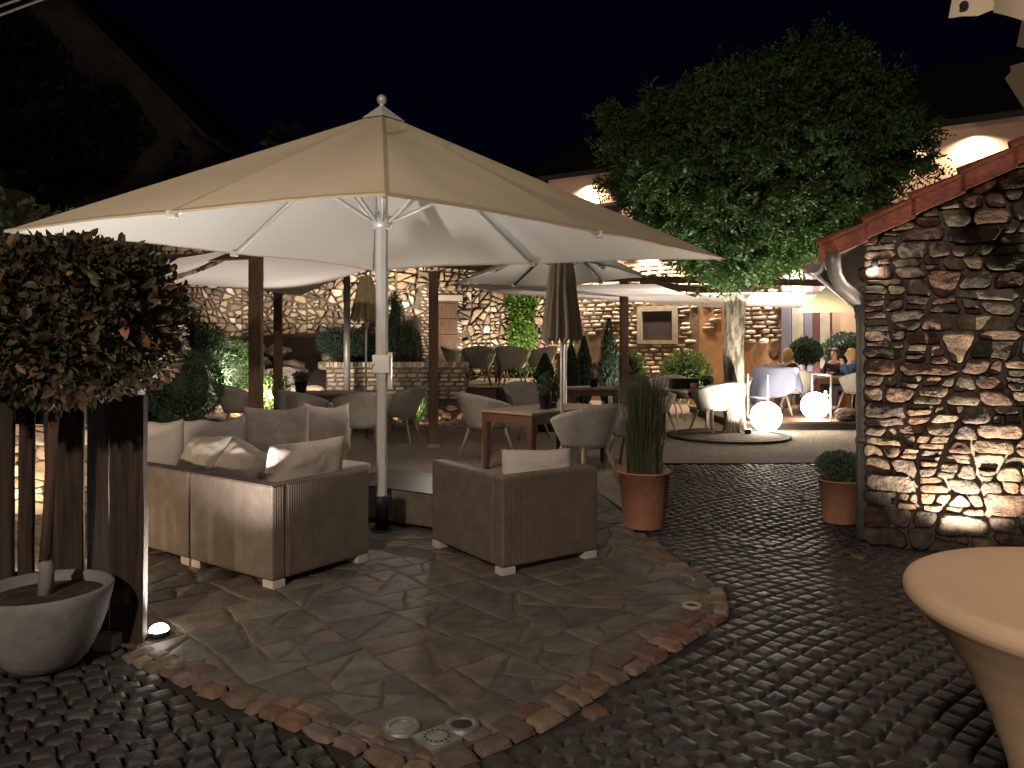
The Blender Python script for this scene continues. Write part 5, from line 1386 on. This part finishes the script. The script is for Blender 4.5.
# ------------------------------------------------------------ people
def person(loc_, rz, label, hair, topm, legm, lean=.08, turn=0, arms='table', hairlong=True, s=1.0):
    t = thing('person', loc_, rz, label, 'person'); 
    V_ = []; E = []; Rr = []
    def v(p, r, par=None):
        V_.append(Vector(p)*s); Rr.append(r*s)
        if par is not None: E.append((par, len(V_)-1))
        return len(V_)-1
    pe = v((0, 0, .52), .14); wa = v((0, lean*.3, .68), .115, pe); chs = v((0, lean*.7, .88), .13, wa); sh = v((0, lean, 1.0), .09, chs); ne = v((0, lean+.01, 1.08), .05, sh)
    h1 = v((0, lean+.03, 1.15), .07, ne); h2 = v((0, lean+.035, 1.22), .088, h1); h3 = v((0, lean+.02, 1.28), .06, h2); no = v((0, lean+.135, 1.195), .014, h2)
    hands = []
    for sx in (-1, 1):
        a = v((sx*.09, 0, .50), .10, pe); k = v((sx*.12, .42, .50), .062, a); an = v((sx*.12, .42, .10), .042, k); to = v((sx*.12, .55, .05), .035, an)
        s1 = v((sx*.17, lean, .98), .058, sh); el = v((sx*.24, lean+.10, .74), .042, s1)
        hp = (sx*.12, lean+.36, .80) if arms == 'table' else (sx*.07, lean+.17, 1.02)
        wr = v(hp, .028, el)
        d = (Vector(hp)-Vector((sx*.24, lean+.10, .74))).normalized(); pm = v(Vector(hp)+d*.05, .032, wr)
        sd = d.cross(Vector((0, 0, 1))).normalized()
        for fi, (o_, ln) in enumerate(((-.028, .065), (-.010, .078), (.010, .072), (.028, .058))):
            f1_ = v(Vector(hp)+d*.09+sd*o_, .0095, pm); v(Vector(hp)+d*(.09+ln*.6)+sd*o_-Vector((0, 0, .012)), .0085, f1_)
        v(Vector(hp)+d*.06-sd*.05*sx, .011, pm)
    me = bpy.data.meshes.new('body'); me.from_pydata([tuple(p) for p in V_], E, []); me.materials.append(M_['skin'])
    o = bpy.data.objects.new('body', me); COL.objects.link(o); o.parent = t
    m = o.modifiers.new('skin', 'SKIN'); me.skin_vertices or 0
    for i, r in enumerate(Rr): me.skin_vertices[0].data[i].radius = (r, r)
    me.skin_vertices[0].data[0].use_root = True
    m.use_smooth_shade = True; o.modifiers.new('sub', 'SUBSURF').levels = 1; o.modifiers['sub'].render_levels = 2
    def cloth(name, idx, mt, grow):
        mp = {q: k for k, q in enumerate(idx)}; es = [(mp[a], mp[b]) for a, b in E if a in mp and b in mp]
        me2 = bpy.data.meshes.new(name); me2.from_pydata([tuple(V_[q]) for q in idx], es, []); me2.materials.append(M_[mt])
        o2 = bpy.data.objects.new(name, me2); COL.objects.link(o2); o2.parent = t; m2 = o2.modifiers.new('skin', 'SKIN'); m2.use_smooth_shade = True
        for k, q in enumerate(idx): me2.skin_vertices[0].data[k].radius = (Rr[q]+grow, Rr[q]+grow)
        me2.skin_vertices[0].data[0].use_root = True
        q2 = o2.modifiers.new('sub', 'SUBSURF'); q2.levels = 1; q2.render_levels = 2
    per = 9; side = (len(V_)-9)//2
    up = [0, 1, 2, 3]+[9+4, 9+5, 9+6]+[9+side+4, 9+side+5, 9+side+6]
    cloth('jacket', up, topm, .018)
    cloth('trousers', [0]+[9, 10, 11]+[9+side, 10+side, 11+side], legm, .014)
    hc = Vector((0, lean+.005, 1.225))*s; mb = MB(); seg, rg = 20, 14; vs = []
    for i in range(rg+1):
        th = math.pi*i/rg
        for k in range(seg):
            a = 2*math.pi*k/seg; q = Vector((math.sin(th)*math.cos(a), math.sin(th)*math.sin(a), math.cos(th)))
            r = .112
            if q.y > .25 and q.z < .45: r = .07
            z = q.z*r*1.1
            if hairlong and q.y < .2 and q.z < 0: z = q.z*.24; 
            vs.append(hc+Vector((q.x*r*(1.0+.08*noise.noise(q*6)), q.y*r-(.02 if q.z < 0 else .012), z))*s)
    mb.add(vs, [(i*seg+k, (i+1)*seg+k, (i+1)*seg+(k+1) % seg, i*seg+(k+1) % seg) for i in range(rg) for k in range(seg)], smooth=True)
    mb.build('hair', hair, t)
    for sx in (-1, 1): MB().ell(Vector((sx*.032, lean+.113, 1.225))*s, (.011*s, .008*s, .008*s), 8, 6).build('eye', 'black', t)
    return t
person(G(772, 15.85, .15), R(-50), 'guest in a grey cardigan leaning at the left side of the deck table', 'hair_brown', 'cloth_grey', 'cloth_dark', .1, hairlong=False)
person(G(786, 16.6, .15), R(-70), 'guest with long blonde hair seated behind the grey cardigan', 'hair_blonde', 'cloth_dark', 'cloth_dark', .06)
person(G(836, 17.05, .15), R(130), 'guest in a dark shirt facing forward at the deck table', 'hair_brown', 'cloth_dark', 'cloth_dark', .05, hairlong=False)
person(G(855, 16.5, .15), R(80), 'guest in a blue jacket with blonde hair next to the downpipe', 'hair_blonde', 'cloth_blue', 'cloth_dark', .08, arms='face')
for k, px in enumerate((822, 828)):
    o = MB().lathe([(.001, 0), (.03, 0), (.03, .005), (.005, .01), (.005, .07), (.035, .10), (.038, .16), (.034, .16), (.03, .105), (.001, .08)], 14, G(px, 16.5+.2*k, .905)).build('wine_glass', 'window')
    tag(o, ('left' if k == 0 else 'right')+' glass on the deck table among the guests', 'glass', 'glasses on the deck table')

# ------------------------------------------------------------ lights
def spot(name, loc_, tgt, power, ang=100, blend=.6, col=(1, .86, .70), r=.04):
    l = bpy.data.lights.new(name, 'SPOT'); l.energy = power; l.spot_size = R(ang); l.spot_blend = blend; l.color = col; l.shadow_soft_size = r
    o = bpy.data.objects.new(name, l); COL.objects.link(o); o.location = loc_
    o.rotation_euler = (Vector(tgt)-Vector(loc_)).to_track_quat('-Z', 'Y').to_euler(); return o
def pnt(name, loc_, power, col=(1, .84, .66), r=.1):
    l = bpy.data.lights.new(name, 'POINT'); l.energy = power; l.color = col; l.shadow_soft_size = r
    o = bpy.data.objects.new(name, l); COL.objects.link(o); o.location = loc_; return o
warm = (1, .80, .58)
l = bpy.data.lights.new('moonlight', 'SUN'); l.energy = .004; l.angle = R(.5); l.color = (.7, .8, 1); o = bpy.data.objects.new('moonlight', l); COL.objects.link(o); o.rotation_euler = (R(40), 0, R(30))
# facade lamp of the restaurant behind the camera
pnt('restaurant_wall_lamp', (-2.6, -4.4, 5.0), 1850, (1, .83, .67), .18)
# fence-foot uplight
gl = lg.location
spot('parasol_table_lamp', (2.5, .5, 3.0), (1.32, 1.6, 1.1), 80, 30, 1, (1, .80, .60), .06)
pnt('midyard_fill', (.55, 10.3, 2.2), 22, (1, .9, .78), .06)  # added fill near the second umbrella, brightens the middle of the yard
pnt('side_fill', (4.6, -3.4, 3.2), 130, (1, .84, .68), .2)  # added fill from behind the camera, lifts the bar table's shadow
pnt('midyard_fill', (-.8, 8.9, 1.3), 42, (1, .86, .7), .06)  # added fill without a fixture, for the chairs and tables
spot('fence_uplight', (gl.x+.03, gl.y, .09), (gl.x-.15, gl.y+.9, 2.3), 380, 112, .9, (1, .93, .88), .045)
# inner lounge uplight
# wall uplight
spot('wall_uplight', Vector((3.28, 5.60, .11)), Vector((3.40, 5.95, 1.4)), 400, 130, .9, (1, .85, .66), .03)
pnt('eave_spot', P(872, 270, 6.14), 3.5, (1, .9, .75), .03)
# tree uplights
spot('tree_uplight', G(748, 13.45, .16), Vector((3.9, 13.75, 3.2)), 430, 110, .7, (1, .93, .78), .04)
spot('tree_uplight_front', G(690, 12.9, .15), Vector((4.6, 13.3, 4.0)), 200, 80, .8, (1, .93, .78), .05)
spot('trunk_uplight', G(745, 13.2, .1), G(736, 13.9, 1.5), 480, 110, .8, (1, .93, .8), .03)
# building downlights
def wallp(px, z, h):
    s = s_of(px); q = wd*s+nb*h; return Vector((A.x+q.x, A.y+q.y, z))
for px, pw in ((590, 260), (648, 260), (975, 330), (905, 100)):
    spot('eave_downlight', wallp(px, 6.08, .20), wallp(px, 3, .0), pw, 150, .7, warm, .04)
for px, pw in ((575, 260), (612, 300), (651, 400), (690, 400), (760, 330)):
    spot('ledge_downlight', wallp(px, 4.05, .34), wallp(px, 1, .1), pw, 140, .8, warm, .04)
for px, pw in ((798, 350), (826, 350)):
    spot('door_downlight', wallp(px, 3.5, .35), wallp(px, 1, .1), pw, 110, .8, (1, .88, .74), .03)
spot('door_uplight', wallp(798, .2, .3), wallp(798, 2, .1), 160, 100, .8, (1, .88, .74), .03)
spot('door_uplight', wallp(826, .2, .3), wallp(826, 2, .1), 160, 100, .8, (1, .88, .74), .03)
# rubble wall lights
def rwp(px, z, h):
    q = rd*rs(px)+rn*h; return Vector((RA.x+q.x, RA.y+q.y, z))
for px, pw in ((240, 130), (310, 130), (385, 380), (470, 330), (520, 330)):
    spot('wall_wash', rwp(px, 2.55 if px < 420 else .9, 1.5), rwp(px, 3.2, 0), pw, 130, .8, (1, .84, .66), .05)
spot('bed_light', (-1.9, 14.6, .45), (-1.7, 15.6, .2), 120, 150, .9, (1, .85, .66), .03)
spot('bed_light', G(262, 14.6, .6), G(280, 16, .5), 220, 150, .9, (1, .85, .6), .03)
spot('bed_light', G(225, 14.6, .8), G(225, 17, 1.2), 200, 150, .9, (1, .85, .66), .03)
spot('bed_light', G(318, 14.9, .9), G(300, 18.5, 1.3), 170, 120, .9, (1, .88, .74), .04)
spot('bed_light', G(240, 14.6, 1.1), G(215, 18, 1.5), 120, 120, .9, (1, .88, .74), .04)
spot('bush_light', G(702, 16.9, .15), G(686, 17.6, 1.0), 110, 120, .9, (1, .9, .75), .04)
spot('terrace_light', G(560, 19.6, .5), G(520, 19, 1.5), 160, 150, .9, (1, .85, .66), .05)
# sail lights: spots without fixtures, shining up at the sails
spot('sail_light', G(300, 12.2, .9), P(300, 250, 11), 150, 120, .8, (1, .88, .78), .05)
spot('sail_light', G(215, 10.2, 1.2), P(215, 270, 10), 40, 120, .8, (1, .88, .78), .05)
spot('sail_light', G(640, 15.2, .3), P(590, 290, 14.5), 210, 130, .8, (1, .86, .76), .05)
spot('sail_light', G(800, 15.5, 1.0), P(800, 300, 15), 60, 130, .8, (1, .86, .76), .05)
spot('fence_wall_light', (-4.6, 6.75, .1), (-4.6, 7.3, .6), 60, 140, .8, (1, .82, .6), .03)
pnt('fence_back_light', (-3.4, 5.0, .3), 45, (1, .78, .5), .03)
